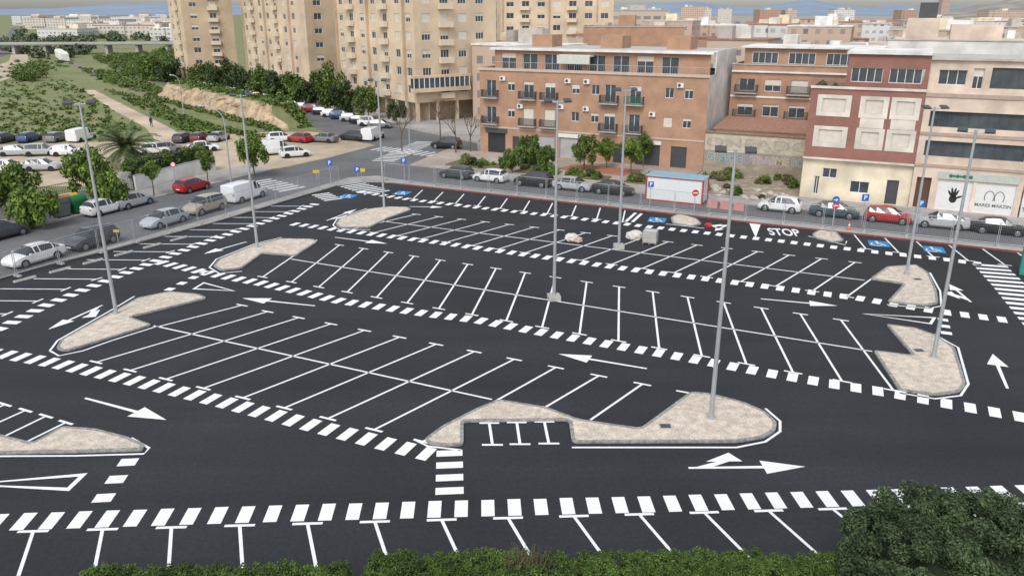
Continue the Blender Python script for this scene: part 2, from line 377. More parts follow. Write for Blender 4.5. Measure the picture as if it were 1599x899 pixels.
arrow((510,345),(557,327),'two-headed white arrow near the rear left gravel island',-1,hw=.8)
arrow((1188,467),(1308,478),'white arrow pointing right in the lane left of the right-hand islands')
arrow((1573,607),(1550,553),'white arrow pointing away at the right edge of the car park')
arrow((1516,472),(1482,444),'white turn arrow between the two right-hand gravel islands',1,hw=.9)
arrow((640,323),(692,324),'small white arrow in the rear lane near the back bays')
arrow((1138,351),(1116,361),'small white arrow left of the painted triangle by the exit',-1,hw=.8)
def tri(pts,label,w=.22):
    r=MB(); p=[Vector(q[:2]) for q in px(pts)]; A=sum(p[i].x*p[(i+1)%3].y-p[(i+1)%3].x*p[i].y for i in range(3))
    if A<0: p=p[::-1]
    r.ring(p,offset(p,-w),ZM+.002,ZM+.003); return tag(r.build('give_way_triangle',paint),label,'road marking')
tri([(-60,757),(137,739),(108,767)],'large hollow white give way triangle at the bottom left')
tri([(300,452),(318,441),(368,455)],'hollow white triangle beside the left gravel island',.18)
tri([(1345,490),(1462,496),(1455,507)],'long hollow white triangle left of the right-hand island',.18)
r=MB(); r.sheet(px([(1170,349),(1188,350),(1180,372)]),ZM+.002); tag(r.build('yield_triangle',paint),'solid white triangle painted to the left of the STOP letters','road marking')
o=text_obj('STOP',1.0,'stop_lettering',paint,None,P(1224,363.5)+Vector((0,0,ZM+.003)),(0,0,R26*.35),1.12,3.3,.022); tag(o,'white STOP lettering painted at the car park exit','road marking')
for i,(u,v,lb) in enumerate([(543,307,'blue and white wheelchair bay symbol furthest left, near the corner of the car park'),(628,302,'blue and white wheelchair bay symbol second from the left, by the rear lamp post'),(1026,344,'blue and white wheelchair bay symbol beside the striped strip at the rear'),(1372,381,'blue and white wheelchair bay symbol left of the pair at the rear right'),(1458,390,'blue and white wheelchair bay symbol right of the pair at the rear right')]):
    t=thing('wheelchair_symbol',lb,'road marking',P(u,v)+Vector((0,0,ZM+.006)),R26+.15)
    r=MB(); r.sheet([(-.8,-.9),(.8,-.9),(.8,.9),(-.8,.9)],0); r.build('blue_square',hblue,t)
    r=MB(); r.sheet([(-.12+.16*math.cos(k),.62+.16*math.sin(k)) for k in np.linspace(0,6.28,9)[:-1]],.003)
    r.stripe([(-.12,.4),(-.08,-.1),(.3,-.1),(.5,-.55)],.13,.004); r.stripe([(-.1,.18),(.25,.18)],.1,.006)
    r.stripe([(-.2+.42*math.cos(k),-.3+.42*math.sin(k)) for k in np.linspace(2.2,6.1,10)],.11,.005); r.build('wheelchair_figure',paint,t)
# ---------------------------------------------------------------- islands
ISL=[([(663,688),(690,668),(740,642),(778,626),(853,638),(903,657),(1000,671),(1078,614),(1110,617),(1160,630),(1195,645),(1213,662),(1210,676),(1190,686),(1150,692),(893,693),(888,658),(724,660),(724,697),(690,698),(668,694)],'largest gravel traffic island with a notch for motorcycles, bottom centre'),
([(88,547),(95,533),(180,487),(215,467),(265,457),(310,461),(324,467),(260,483),(203,497),(238,509),(170,530),(105,550)],'gravel traffic island on the left carrying the leftmost lamp post'),
([(333,417),(342,407),(400,383),(440,374),(490,375),(496,379),(462,401),(410,397),(378,420),(345,424)],'gravel traffic island under the second lamp post from the left'),
([(524,352),(530,343),(575,328),(605,324),(638,325),(642,329),(606,342),(578,356),(532,357)],'small gravel traffic island at the rear left'),
([(1383,508),(1430,514),(1462,526),(1490,545),(1500,575),(1508,603),(1498,614),(1460,619),(1403,611),(1363,549),(1425,557)],'gravel traffic island at the right edge carrying the rightmost lamp post'),
([(1358,437),(1385,418),(1430,415),(1450,428),(1462,455),(1465,475),(1445,479),(1385,473),(1411,445)],'gravel traffic island behind the rightmost one'),
([(1047,341),(1060,335),(1088,343),(1096,351),(1080,355),(1050,350)],'tiny gravel island at the rear in front of the site cabin'),
([(1268,366),(1285,358),(1303,361),(1318,377),(1300,380),(1270,372)],'tiny gravel island with a blue sign at the exit'),
([(-60,676),(0,681),(52,694),(97,668),(150,672),(200,685),(226,696),(224,705),(120,708),(-60,711)],'gravel traffic island cut by the left edge at the bottom left')]
for pts,lb in ISL:
    t=thing('traffic_island',lb,'traffic island'); out=fillet(px(pts),.3); inn=offset(out,-.17)
    A=sum(out[i].x*out[(i+1)%len(out)].y-out[(i+1)%len(out)].x*out[i].y for i in range(len(out)))
    if A<0: out=out[::-1]; inn=inn[::-1]
    r=MB(); r.ring(out,inn,.02,.13); r.build('kerb',kerbm,t)
    r=MB(); r.sheet(inn,.128); r.build('gravel_bed',gravel,t)
for (u,v,lb) in [(1039,665,'small drain cover in the largest gravel island near its lamp post'),(1435,547,'small drain cover in the rightmost gravel island'),(1433,436,'small square cover in the island behind the rightmost one')]:
    r=MB(); r.box(-.3,.3,-.25,.25,.12,.145); r.m=1; r.box(-.24,.24,-.19,.19,.145,.15); o=r.build('drain_cover',[conc,dgrey],None,P(u,v,.13)); o.location.z=0; tag(o,lb,'drain cover')
# ---------------------------------------------------------------- lamp posts
def lamp(base,vtop,lb,basez=.0,block=False,rot=0):
    b=P(*base); h=ZAT(b.y,vtop)-basez
    t=thing('lamp_post',lb,'lamp post',(b.x,b.y,basez),rot,'tall twin floodlight posts in the car park')
    r=MB(); r.cyl((0,0,0),(0,0,h),.12,.065,12); r.cyl((0,0,0),(0,0,.06),.22,.22,12); r.box(-.07,.07,-.145,-.11,.5,.9); r.build('pole',steel,t)
    r=MB(); r.cyl((-.75,0,h),(.75,0,h),.035,.035,8); r.cyl((0,0,h-.1),(0,0,h+.12),.075,.075,8); r.build('crossarm',steel,t)
    for sx in (-1,1):
        r=MB(); x=sx*.62; r.T=Matrix.Translation((x,0,h+.1))@Matrix.Rotation(.25,4,'X')
        r.box(-.24,.24,-.34,.2,0,.09); r.box(-.08,.08,.2,.32,-.02,.06); r.m=1; r.box(-.2,.2,-.3,.12,-.012,0); r.build('floodlight',[dgrey,headm],t)
    if block:
        r=MB(); r.box(-.42,.42,-.42,.42,-.0,.32); r.box(-.32,.32,-.32,.32,.32,.38); r.build('concrete_base',conc,t)
lamp((182,492),163,'leftmost tall lamp post, standing on the left gravel island',.12,rot=.3)
lamp((402,388),150,'tall lamp post second from the left, on a gravel island',.12,rot=.5)
lamp((600,326),127,'tall lamp post at the rear left gravel island',.12)
lamp((865,468),160,'tall lamp post on a concrete block in the middle of the bays',.03,True,.1)
lamp((966,388),142,'tall lamp post on a concrete block behind the central one, near the wrapped sacks',.03,True)
lamp((1110,655),238,'tall lamp post standing on the largest gravel island',.12,rot=-.2)
lamp((1415,430),170,'tall lamp post on the island behind the rightmost one',.12)
lamp((1457,560),207,'rightmost tall lamp post on the right edge gravel island',.12,rot=-.5)
def streetlamp(b,h,lb,arm=2.2,dirv=(-1,0)):
    t=thing('street_lamp',lb,'street lamp',b)
    r=MB(); r.cyl((0,0,0),(0,0,h*.78),.1,.06,10); pts=[]
    for i in range(7):
        k=i/6*math.pi/2; pts.append((dirv[0]*arm*(1-math.cos(k)),dirv[1]*arm*(1-math.cos(k)),h*.78+h*.2*math.sin(k)))
    for a,c in zip(pts,pts[1:]): r.cyl(a,c,.05,.045,8)
    r.build('pole',steel,t); e=pts[-1]; r=MB(); r.cyl((e[0]+.1,e[1],e[2]),(e[0]-.65,e[1],e[2]+.03),.09,.13,8); r.build('lamp_head',conc,t)
streetlamp(P(362,290),9.0,'curved street lamp beside the left street near the parked white van',2.)
streetlamp(P(640,232),8.,'street lamp at the crossroads in front of the brick block',1.2)
streetlamp(P(287,180),7.5,'distant street lamp above the earth bank on the left',1.)
# ---------------------------------------------------------------- fence panels
r=MB(); W=3.3
for a,c in (((0,0,.1),(0,0,2)),((W,0,.1),(W,0,2)),((0,0,2),(W,0,2)),((0,0,.25),(W,0,.25))): r.cyl(a,c,.026,.026,6)
fr=r.mesh('frame',steel)
r=MB()
for i in range(1,22): r.cyl((i*.15,0,.25),(i*.15,0,2),.004,.004,3,False)
for i in range(1,9): r.cyl((0,0,.25+i*.195),(W,0,.25+i*.195),.004,.004,3,False)
wr=r.mesh('wire_mesh',steel)
r=MB(); r.box(-.33,.33,-.12,.12,0,.14); ft=r.mesh('concrete_foot',conc)
def panel(p,rz,lb,gp):
    t=thing('fence_panel',lb,'fence panel',p,rz,gp); link('frame',fr,t); link('wire_mesh',wr,t); link('concrete_foot',ft,t,(0,0,0),0).rotation_euler=(0,0,1.57)
s=-4.
while s<70:
    panel(S(s,.85,.14),R26+random.uniform(-.03,.03),'temporary wire mesh fence panel on the pavement along the rear of the car park','fence panels along the rear')
    s+=3.42
for i in range(13):
    panel(LS(-24+i*3.42,-1.0,.14),math.pi/2+R26,'temporary wire mesh fence panel on the pavement along the left street','fence panels along the left street')
for i,(p,d) in enumerate(walk(px([(10,441),(60,428),(180,397),(300,365)]),2.6,1)):
    r=MB(); r.add([(-.8,-.11,0),(.8,-.11,0),(.8,.11,0),(-.8,.11,0),(-.78,-.06,.13),(.78,-.06,.13),(.78,.06,.13),(-.78,.06,.13)],[(4,5,6,7),(0,1,5,4),(1,2,6,5),(2,3,7,6),(3,0,4,7)])
    o=r.build('wheel_stop',conc,None,(p.x+.5,p.y-.3,.03)); o.rotation_euler=(0,0,math.atan2(d.y,d.x)); tag(o,'low grey concrete wheel stop in a bay beside the left fence','wheel stop','wheel stops along the left fence')
# ---------------------------------------------------------------- cars
KIND={
'hatch':dict(L=4.1,W=1.76,st=[(-2.05,.38,.62,.64,.70,.6),(-2.0,.27,.86,.90,.80,.68),(-1.9,.22,.98,1.06,.85,.68),(-1.58,.2,.98,1.40,.875,.60),(-1.0,.2,.97,1.47,.88,.60),(-.15,.2,.95,1.49,.88,.60),(.35,.2,.94,1.43,.88,.58),(1.08,.2,.92,.96,.87,.70),(1.55,.2,.84,.89,.86,.66),(1.88,.22,.70,.76,.80,.62),(2.02,.26,.55,.60,.70,.55),(2.06,.34,.48,.50,.6,.5)],cab=(2,7),fr=(6,7),re=(2,3),ax=(1.28,-1.25)),
'sedan':dict(L=4.5,W=1.8,st=[(-2.25,.38,.66,.68,.70,.6),(-2.18,.27,.88,.93,.82,.7),(-1.75,.2,.95,1.0,.87,.72),(-1.15,.2,.96,1.36,.89,.6),(-.6,.2,.95,1.43,.9,.6),(0,.2,.94,1.44,.9,.6),(.42,.2,.93,1.38,.9,.58),(1.15,.2,.90,.94,.88,.72),(1.7,.2,.82,.87,.87,.68),(2.08,.22,.68,.73,.80,.62),(2.22,.26,.55,.58,.70,.55),(2.26,.34,.48,.5,.6,.5)],cab=(2,7),fr=(6,7),re=(2,3),ax=(1.38,-1.32)),
'suv':dict(L=4.4,W=1.84,st=[(-2.2,.45,.7,.72,.74,.66),(-2.15,.33,.98,1.02,.84,.72),(-2.05,.28,1.06,1.2,.88,.72),(-1.78,.26,1.06,1.58,.91,.66),(-1.0,.26,1.05,1.65,.92,.66),(-.1,.26,1.03,1.66,.92,.66),(.42,.26,1.02,1.58,.92,.64),(1.05,.26,1.0,1.06,.91,.76),(1.65,.26,.94,1.0,.9,.72),(2.0,.28,.8,.86,.85,.68),(2.16,.33,.62,.66,.74,.6),(2.2,.4,.52,.55,.64,.55)],cab=(2,7),fr=(6,7),re=(2,3),ax=(1.36,-1.34)),
'van':dict(L=4.9,W=1.92,st=[(-2.45,.4,1.0,1.1,.86,.8),(-2.42,.28,1.15,1.85,.92,.84),(-2.36,.24,1.15,1.93,.95,.82),(-1.2,.24,1.15,1.97,.96,.82),(0,.24,1.13,1.97,.96,.82),(.55,.24,1.12,1.95,.96,.80),(1.0,.24,1.10,1.84,.96,.76),(1.72,.24,1.05,1.12,.94,.78),(2.15,.25,.92,.98,.9,.74),(2.36,.28,.7,.76,.82,.66),(2.45,.34,.52,.56,.7,.6)],cab=(5,7),fr=(6,7),re=(0,1),ax=(1.6,-1.5))}
def sec(st):
    x,zb,zt,zr,w,wr=st
    return [(x,0,zb),(x,.86*w,zb),(x,w,zb+.16),(x,w*1.01,zt-.22 if zt-.22>zb+.18 else zb+.2),(x,.965*w,zt),(x,wr,zr-.03 if zr>zt+.1 else zr),(x,wr*.75,zr+.015),(x,0,zr+.04)]
PROTO={}
def carmesh(kind):
    if kind in PROTO: return PROTO[kind]
    K=KIND[kind]; st=K['st']; S_=[sec(a) for a in st]; body=MB(); gs=[MB(),MB()]; gf=MB(); gr=MB()
    for i in range(len(st)-1):
        for j in range(7):
            for sg in (0,1):
                q=[S_[i][j],S_[i+1][j],S_[i+1][j+1],S_[i][j+1]]
                if sg: q=[(a,-b,c) for a,b,c in q][::-1]
                tgt=body
                if j==4 and K['cab'][0]<=i<K['cab'][1]: tgt=gs[sg]
                if j>=5 and i==K['fr'][0]: tgt=gf
                if j>=5 and i==K['re'][0] and kind!='van': tgt=gr
                tgt.add(q,[(0,1,2,3)])
    for e,rev in ((0,1),(-1,0)):
        s_=S_[e]; ring=s_+[(a,-b,c) for a,b,c in s_[::-1][1:-1]]
        body.add(ring,[tuple(range(len(ring)))[::-1] if rev else tuple(range(len(ring)))])
    for i in [K['cab'][0]+1,K['cab'][0]+2+(kind!='van'),K['cab'][1]-1]:
        if i>=len(st): continue
        for sg in (1,-1):
            a=Vector(S_[i][4]);b=Vector(S_[i][5]); a.y*=sg;b.y*=sg
            n=Vector((0,sg*.018,.008)); w=Vector((.045,0,0)); body.add([a-w+n,a+w+n,b+w+n,b-w+n],[(0,1,2,3) if sg<0 else (3,2,1,0)])
    bm=body.mesh('body',[white,black]); bm2=bmesh.new(); bm2.from_mesh(bm); bmesh.ops.remove_doubles(bm2,verts=bm2.verts,dist=.001); bm2.to_mesh(bm); bm2.free(); smooth(bm,32)
    out={'body':bm,'side_window':[g.mesh('side_window',glassm) for g in gs],'windscreen':gf.mesh('windscreen',glassm),'rear_window':(gr.mesh('rear_window',glassm) if gr.v else None)}
    R=.33 if kind in('suv','van') else .305
    w=MB(); w.cyl((0,-.1,0),(0,.1,0),R,R,20); out['wheel']=w.mesh('wheel',rubber)
    w=MB(); w.cyl((0,.1,0),(0,.112,0),R*.68,R*.62,16); w.m=1
    for k in range(5):
        t=2*math.pi*(k+.5)/5; c=Vector((math.cos(t),0,math.sin(t)))*R*.42; w.T=Matrix.Translation(c); w.cyl((0,.112,0),(0,.115,0),R*.12,R*.12,6); w.T=None
    out['rim']=w.mesh('rim',[rimm,black])
    w=MB(); ww=K['W']/2
    for ax in K['ax']:
        for sg in (1,-1):
            n=14; vs=[(ax+math.cos(math.pi*k/n)*(R+.07),sg*(ww+.008),R+math.sin(math.pi*k/n)*(R+.07)) for k in range(n+1)]
            vs+= [(ax-(R+.07),sg*(ww+.008),.2),(ax+(R+.07),sg*(ww+.008),.2)]
            w.add(vs,[tuple(range(len(vs)))])
    w.box(-K['L']/2+.35,K['L']/2-.4,-ww*.8,ww*.8,.13,.24); out['arch']=w.mesh('underbody',black)
    fx=st[-3][0];fz=st[-3][2]
    a=MB(); a.box(fx-.12,fx+.045,-.16,.16,fz-.16,fz-.02); out['head']=a.mesh('headlight',headm)
    a=MB(); a.box(-.03,.07,-.11,.11,-.14,.13); out['tail']=a.mesh('tail_light',tailm)
    a=MB(); a.box(-.01,.01,-.26,.26,-.055,.055); out['plate']=a.mesh('number_plate',wframe)
    a=MB(); a.box(-.07,.07,-.1,.1,-.06,.07); out['mirror']=a.mesh('wing_mirror',black)
    out['R']=R; out['K']=K
    j=MB(); mats=[white,glassm,rubber,headm,tailm,black]
    def addm(me,mi,T=Matrix()):
        j.m=mi;j.T=T; j.add([v.co for v in me.vertices],[tuple(p.vertices) for p in me.polygons])
    addm(bm,0)
    for g_ in out['side_window']+[out['windscreen'],out['rear_window']]:
        if g_: addm(g_,1)
    for ax in K['ax']:
        for sg in (1,-1): addm(out['wheel'],2,Matrix.Translation((ax,sg*(ww-.08),R)))
    addm(out['arch'],5)
    for sg in (1,-1): addm(out['head'],3,Matrix.Translation((0,sg*.52,0))); addm(out['tail'],4,Matrix.Translation((-K['L']/2+.06,sg*.6,.85)))
    out['simple']=j.mesh('car_body',mats)
    PROTO[kind]=out; return out
CC={}
def paintc(c):
    if c not in CC:
        cols={'white':(.72,.73,.74),'silver':(.38,.4,.42),'grey':(.17,.18,.19),'dark grey':(.05,.055,.06),'black':(.012,.013,.015),'red':(.36,.015,.018),'blue':(.03,.07,.2),'dark teal':(.04,.075,.085),'beige':(.35,.31,.24),'dark red':(.16,.01,.015)}
        CC[c]=M('car_paint_'+c.replace(' ','_'),cols[c],.3,.05,1.,coat=.6,metal=0.)
    return CC[c]
def car(kind,c,pos,yaw,label,group,detail=True):
    m_=carmesh(kind); K=m_['K']; nm='parked_van' if kind=='van' else 'parked_car'; cat='van' if kind=='van' else 'car'; pm=paintc(c)
    if not detail:
        o=link(nm,m_['simple'],None,pos,yaw); o.material_slots[0].link='OBJECT'; o.material_slots[0].material=pm; return tag(o,label,cat,group)
    t=thing(nm,label,cat,pos,yaw,group)
    b=link('body',m_['body'],t); b.material_slots[0].link='OBJECT'; b.material_slots[0].material=pm
    for g_ in m_['side_window']: link('side_window',g_,t)
    link('windscreen',m_['windscreen'],t)
    if m_['rear_window']: link('rear_window',m_['rear_window'],t)
    link('underbody',m_['arch'],t)
    for ax in K['ax']:
        for sg in (1,-1):
            w=link('wheel',m_['wheel'],t,(ax,sg*(K['W']/2-.075),m_['R'])); w.rotation_euler=(0,0,0 if sg>0 else math.pi); link('rim',m_['rim'],w)
    for sg in (1,-1):
        link('headlight',m_['head'],t,(0,sg*K['st'][-3][4]*.72,0))
        link('tail_light',m_['tail'],t,(K['st'][1][0],sg*K['st'][1][4]*.84,.72 if kind!='van' else 1.0))
        q=link('wing_mirror',m_['mirror'],t,(K['st'][K['fr'][1]][0]-.25,sg*(K['W']/2+.1),K['st'][K['fr'][1]][2]+.06)); q.material_slots[0].link='OBJECT'; q.material_slots[0].material=pm
    link('number_plate',m_['plate'],t,(K['st'][-1][0]+.01,0,.42)); link('number_plate',m_['plate'],t,(K['st'][0][0]-.01,0,.52))
    return t
G1='cars parked along the kerb of the rear street'
for u,k,c,fl,lb in [(713,'hatch','dark grey',1,'dark grey hatchback at the left end of the row beside the garden'),(766,'hatch','white',1,'white hatchback, second in the row beside the garden'),
 (833,'suv','black',1,'black tall car, third in the row beside the garden'),(895,'sedan','silver',0,'silver grey saloon, fourth in the row beside the garden'),(957,'sedan','black',0,'black saloon parked just left of the white site cabin'),
 (1217,'hatch','white',1,'white hatchback parked in front of the vacant lot, right of the site cabin'),(1302,'sedan','dark teal',0,'dark teal saloon parked before the red brick house'),(1385,'hatch','red',0,'bright red hatchback in the rear street'),
 (1469,'sedan','silver',1,'pale silver saloon parked in front of the hand logo shop'),(1558,'sedan','black',0,'black saloon at the right edge of the rear street')]:
    car(k,c,S(s_for(u,6.2),6.2,.022),R26+(math.pi if fl else 0)+random.uniform(-.03,.03),lb,G1)
G2='cars parked along the left street'; ya=math.pi/2+R26
for (u,v),k,c,fl,lb in [((55,409),'sedan','white',1,'white saloon nearest the camera on the left street'),((145,384),'suv','dark grey',1,'dark grey car behind the nearest white one on the left street'),
 ((258,351),'sedan','silver',1,'silver car in the middle of the near row of the left street'),((321,331),'suv','beige',1,'beige grey car just before the white van on the left street'),((383,312),'van','white',0,'white delivery van at the far end of the left street row'),
 ((5,371),'hatch','dark grey',0,'dark car at the left edge across the left street'),((208,322),'sedan','silver',0,'silver car half hidden behind the trees across the left street'),((301,298),'hatch','red',0,'red hatchback across the left street near the hedge'),((163,333),'hatch','white',0,'white car behind the street trees across the left street')]:
    car(k,c,P(u,v)+Vector((0,0,.012)),ya+(math.pi if fl else 0)+.05,lb,G2)
G3='cars parked on the dirt car park'
for u,v,k,c,yw,lb in [(8,222,'hatch','dark grey',1.5,'dark car furthest left in the far row of the dirt car park'),(47,221,'hatch','blue',1.5,'dark blue car second from left in the far row of the dirt car park'),(90,221,'hatch','grey',1.5,'grey car left of the white van in the dirt car park'),
 (26,243,'sedan','silver',.2,'silver car in the second row at the left of the dirt car park'),(66,243,'suv','silver',.2,'tall silver car in the middle of the second row of the dirt car park'),(107,243,'hatch','white',.2,'white car right of the tall silver car in the dirt car park'),
 (14,268,'hatch','white',.1,'white car nearest the fence at the left of the dirt car park'),(68,266,'hatch','silver',.1,'silver car nearest the fence behind the street trees'),(129,220,'van','white',1.4,'white van parked end-on in the dirt car park left of the palm'),
 (241,240,'hatch','white',.5,'white car right of the palm in the dirt car park'),(262,238,'hatch','grey',.6,'grey car beside the white one right of the palm'),(288,222,'hatch','dark grey',1.4,'dark grey car left of the dark red one by the path end'),(315,221,'hatch','dark red',1.4,'dark red car by the end of the dirt path'),(342,220,'sedan','silver',1.4,'silver car right of the dark red car near the path'),
 (318,236,'sedan','white',.4,'white car alone in front of the path end cars'),(430,241,'van','white',.5,'white van in the right half of the dirt car park'),(438,221,'hatch','white',.4,'white small car behind the white van in the dirt car park'),(468,222,'hatch','red',2.6,'bright red car in the dirt car park'),
 (461,245,'hatch','white',.5,'white hatchback nearest the crossroads in the dirt car park'),(506,222,'sedan','grey',2.8,'grey car right of the bright red one'),(552,219,'suv','dark grey',2.7,'dark tall car left of the large white van'),(583,218,'van','white',1.3,'large white van by the avenue junction')]:
    car(k,c,P(u,v)+Vector((0,0,.008)),yw,lb,G3,False)
av=math.atan2((P(560,187)-P(450,162)).y,(P(560,187)-P(450,162)).x)
cols=['white','grey','silver','red','dark grey','white','blue','silver','black','white','grey']
ORD=['first','second','third','fourth','fifth','sixth','seventh','eighth','ninth','tenth','eleventh','twelfth']
for i,u in enumerate(range(444,600,15)):
    v=163+(u-444)*.235
    car('hatch' if i%3 else 'suv',cols[i%11],P(u,v+2)+Vector((0,0,.016)),av+.9,'%s car, %s from left in the row below the tan towers'%(cols[i%11],ORD[i]),'cars parked below the tan towers',False)
for i,u in enumerate(range(308,432,12)):
    v=135+(u-308)*.2; c_=cols[(i*3+1)%11]
    car('hatch',c_,P(u,v)+Vector((0,0,.016)),av+.9,'%s far car, %s from left in the upper avenue row'%(c_,ORD[i]),'cars parked in the upper avenue',False)
car('suv','black',P(697,232)+Vector((0,0,.02)),R26+3.3,'black car crossing the junction in front of the brick block',None)
# ---------------------------------------------------------------- vegetation
def leafcloud(name,clumps,n,size,mat,flat=1.):
    n=int(n); C=np.array([c for c,_ in clumps]); Rr=np.array([r for _,r in clumps])
    idx=np.random.choice(len(clumps),n,p=Rr**2/np.sum(Rr**2)); d=np.random.normal(size=(n,3)); d/=np.linalg.norm(d,axis=1)[:,None]
    rad=np.random.rand(n)**.45; p=C[idx]+d*(Rr[idx]*rad)[:,None]*np.array([1,1,flat])
    nrm=d*.6+np.random.normal(size=(n,3))*.6+np.array([0,0,.6]); nrm/=np.linalg.norm(nrm,axis=1)[:,None]
    a=np.cross(nrm,np.random.normal(size=(n,3))); a/=np.linalg.norm(a,axis=1)[:,None]; b=np.cross(nrm,a)
    s=size*(.6+.8*np.random.rand(n))[:,None]; a*=s; b*=s*.6
    v=np.stack([p-a,p-b*.9,p+a,p+b*.9],1).reshape(-1,3)
    me=bpy.data.meshes.new(name); me.vertices.add(4*n); me.vertices.foreach_set('co',v.ravel()); me.loops.add(4*n); me.polygons.add(n)
    me.loops.foreach_set('vertex_index',np.arange(4*n)); me.polygons.foreach_set('loop_start',np.arange(0,4*n,4)); me.polygons.foreach_set('loop_total',np.full(n,4)); me.materials.append(mat); me.update(); me.validate(); return me
def clumpset(k,rx,rz,cr,cz=0,pw=.4):
    out=[]
    for _ in range(k):
        d=np.random.normal(size=3); d/=np.linalg.norm(d); q=random.random()**pw
        out.append((np.array([d[0]*rx*q,d[1]*rx*q,cz+d[2]*rz*q]),cr*random.uniform(.6,1.25)))
    return out
def trunkmesh(h,r,limbs,reach,up_,mat=bark):
    t=MB(); pts=[Vector((0,0,0)),Vector((.03,.02,h*.5)),Vector((-.02,.04,h))]
    t.cyl(pts[0],pts[1],r,r*.75,8,False); t.cyl(pts[1],pts[2],r*.75,r*.6,8,False)
    for i in range(limbs):
        a=2*math.pi*i/limbs+random.random(); e=pts[2]+Vector((math.cos(a)*reach,math.sin(a)*reach,up_*random.uniform(.7,1.1)))
        mid=pts[2].lerp(e,.5)+Vector((0,0,up_*.1)); t.cyl(pts[2],mid,r*.5,r*.3,6,False); t.cyl(mid,e,r*.3,r*.1,6,False)
        e2_=mid+Vector((math.cos(a+.8)*reach*.5,math.sin(a+.8)*reach*.5,up_*.5)); t.cyl(mid,e2_,r*.22,r*.06,5,False)
    return t.mesh('trunk',mat)
CROWN={}
for nm,mt in (('mid',lf1),('dark',lf2),('bright',lf3)):
    CROWN[nm]=[leafcloud('crown',clumpset(34,.76,.55,.24),3400,.065,mt) for _ in range(3)]
TR=[trunkmesh(1,.06,5,.3,.45) for _ in range(3)]
def tree(pos,h,r,kind,label,group,rz=.75):
    t=thing('street_tree' if 'street' in group else 'tree',label,'tree',pos,random.uniform(0,6),group); ch=h-r*rz
    tr=link('trunk',random.choice(TR),t); tr.scale=(1.4*h/4,1.4*h/4,max(.6,ch*.85))
    c=link('crown',random.choice(CROWN[kind]),t,(0,0,ch)); c.scale=(r,r*random.uniform(.85,1.1),r*1.15*rz/.62); return t
GL='street trees along the left pavement'
for u,q,h,r,k,lb in [(14,16,5.4,2.6,'bright','leafy tree furthest left beyond the far pavement'),(42,14.5,4.6,2.5,'mid','leafy tree at the left edge right of the furthest left one'),(58,11.6,3.6,2.6,'bright','low spreading tree beside the bins on the left street'),(147,15.5,5.9,3.0,'bright','largest green tree left of the leftmost lamp post'),(176,11.8,3.9,2.5,'bright','low leafy tree behind the leftmost lamp post'),
    (241,12.6,3.6,1.2,'bright','slender young tree right of the leftmost lamp post'),(325,12.8,3.6,1.4,'mid','small tree beside the red car across the left street'),(398,10.5,5.0,2.5,'bright','bright green tree behind the white delivery van')]:
    tree(LS(a_for(u,q),q,.14),h,r,k,lb,GL)
GP='garden trees in front of the brick block'
for u,v,h,r,lb in [(826,262,4.,2.0,'green garden tree left of the central lamp post'),(800,272,2.8,1.5,'low garden tree furthest left in front of the brick block'),(852,270,3.2,1.5,'garden tree close left of the central lamp post'),(912,268,4.4,2.1,'green garden tree right of the central lamp post'),(947,264,3.6,1.6,'garden tree beneath the balconies'),(985,275,4.4,1.9,'garden tree near the red play surface'),(1004,262,3.8,1.5,'garden tree near the site cabin'),(1150,262,3.2,1.4,'bushy tree on the vacant lot by the graffiti wall')]:
    tree(P(u,v)+Vector((0,0,.15)),h,r,'bright' if u%2 else 'mid',lb,GP)
GA='trees along the avenue below the towers'
for i,(u,v,h,r) in enumerate([(438,165,7,4),(462,166,6.5,4),(486,166,6,3.5),(516,175,8,4.5),(540,178,6,3.5),(576,186,6.,3.2),(350,138,7,5),(320,134,6,4.5),(382,146,6,4),(410,152,6,4),(620,196,4,2),(240,125,7,5),(270,128,6,5)]):
    tree(P(u,v),h,r,['dark','mid'][i%2],'leafy tree lining the avenue below the tan towers',GA)
def bare(pos,h,lb):
    t=thing('bare_tree',lb,'tree',pos); b=MB()
    def br(p,d,l,r,n):
        e=p+d*l; b.cyl(p,e,r,r*.65,5,False)
        if n:
            for _ in range(3):
                nd=(d+Vector((random.uniform(-.7,.7),random.uniform(-.7,.7),random.uniform(-.1,.5)))).normalized(); br(e,nd,l*.68,r*.6,n-1)
    br(Vector((0,0,0)),Vector((0,0,1)),h*.36,.13,4); b.build('trunk',bark,t)
for u,v,h,lb in [(628,236,6.5,'bare tree at the left side of the crossroads'),(712,240,7,'bare tree left of the brick block, nearer the building'),(688,222,7,'bare tree behind the black car at the junction'),(735,238,6,'bare tree touching the left corner of the brick block')]: bare(P(u,v),h,lb)
pp=P(203,262); t=thing('palm_tree','bushy palm tree with drooping fronds in the dirt car park','palm tree',pp)
b=MB(); b.cyl((0,0,0),(0,0,2.6),.38,.3,10,False); b.build('trunk',bark,t); b=MB()
for k in range(90):
    a=random.uniform(0,6.28); el=random.uniform(-.3,1.35); L=random.uniform(3.2,4.6); p=Vector((0,0,2.6)); d=Vector((math.cos(a)*math.cos(el),math.sin(a)*math.cos(el),math.sin(el))); prev=p
    for j in range(7):
        d=(d+Vector((0,0,-.16))).normalized(); nx=prev+d*L/7; sd=d.cross(Vector((0,0,1))).normalized()
        b.add([prev-sd*.02,prev+sd*.02,nx+sd*.02,nx-sd*.02],[(0,1,2,3)])
        for q in range(4):
            o_=prev.lerp(nx,q/4); ln=.6*math.sin(math.pi*(j+q/4+.6)/8)
            for sg in (1,-1):
                e=o_+sd*sg*ln+d*.3-Vector((0,0,.22)); b.add([o_,o_+d*.11,e],[(0,1,2)])
        prev=nx
b.build('crown',leafmat('palm_leaf',(.04,.065,.022),(.11,.15,.055)),t)
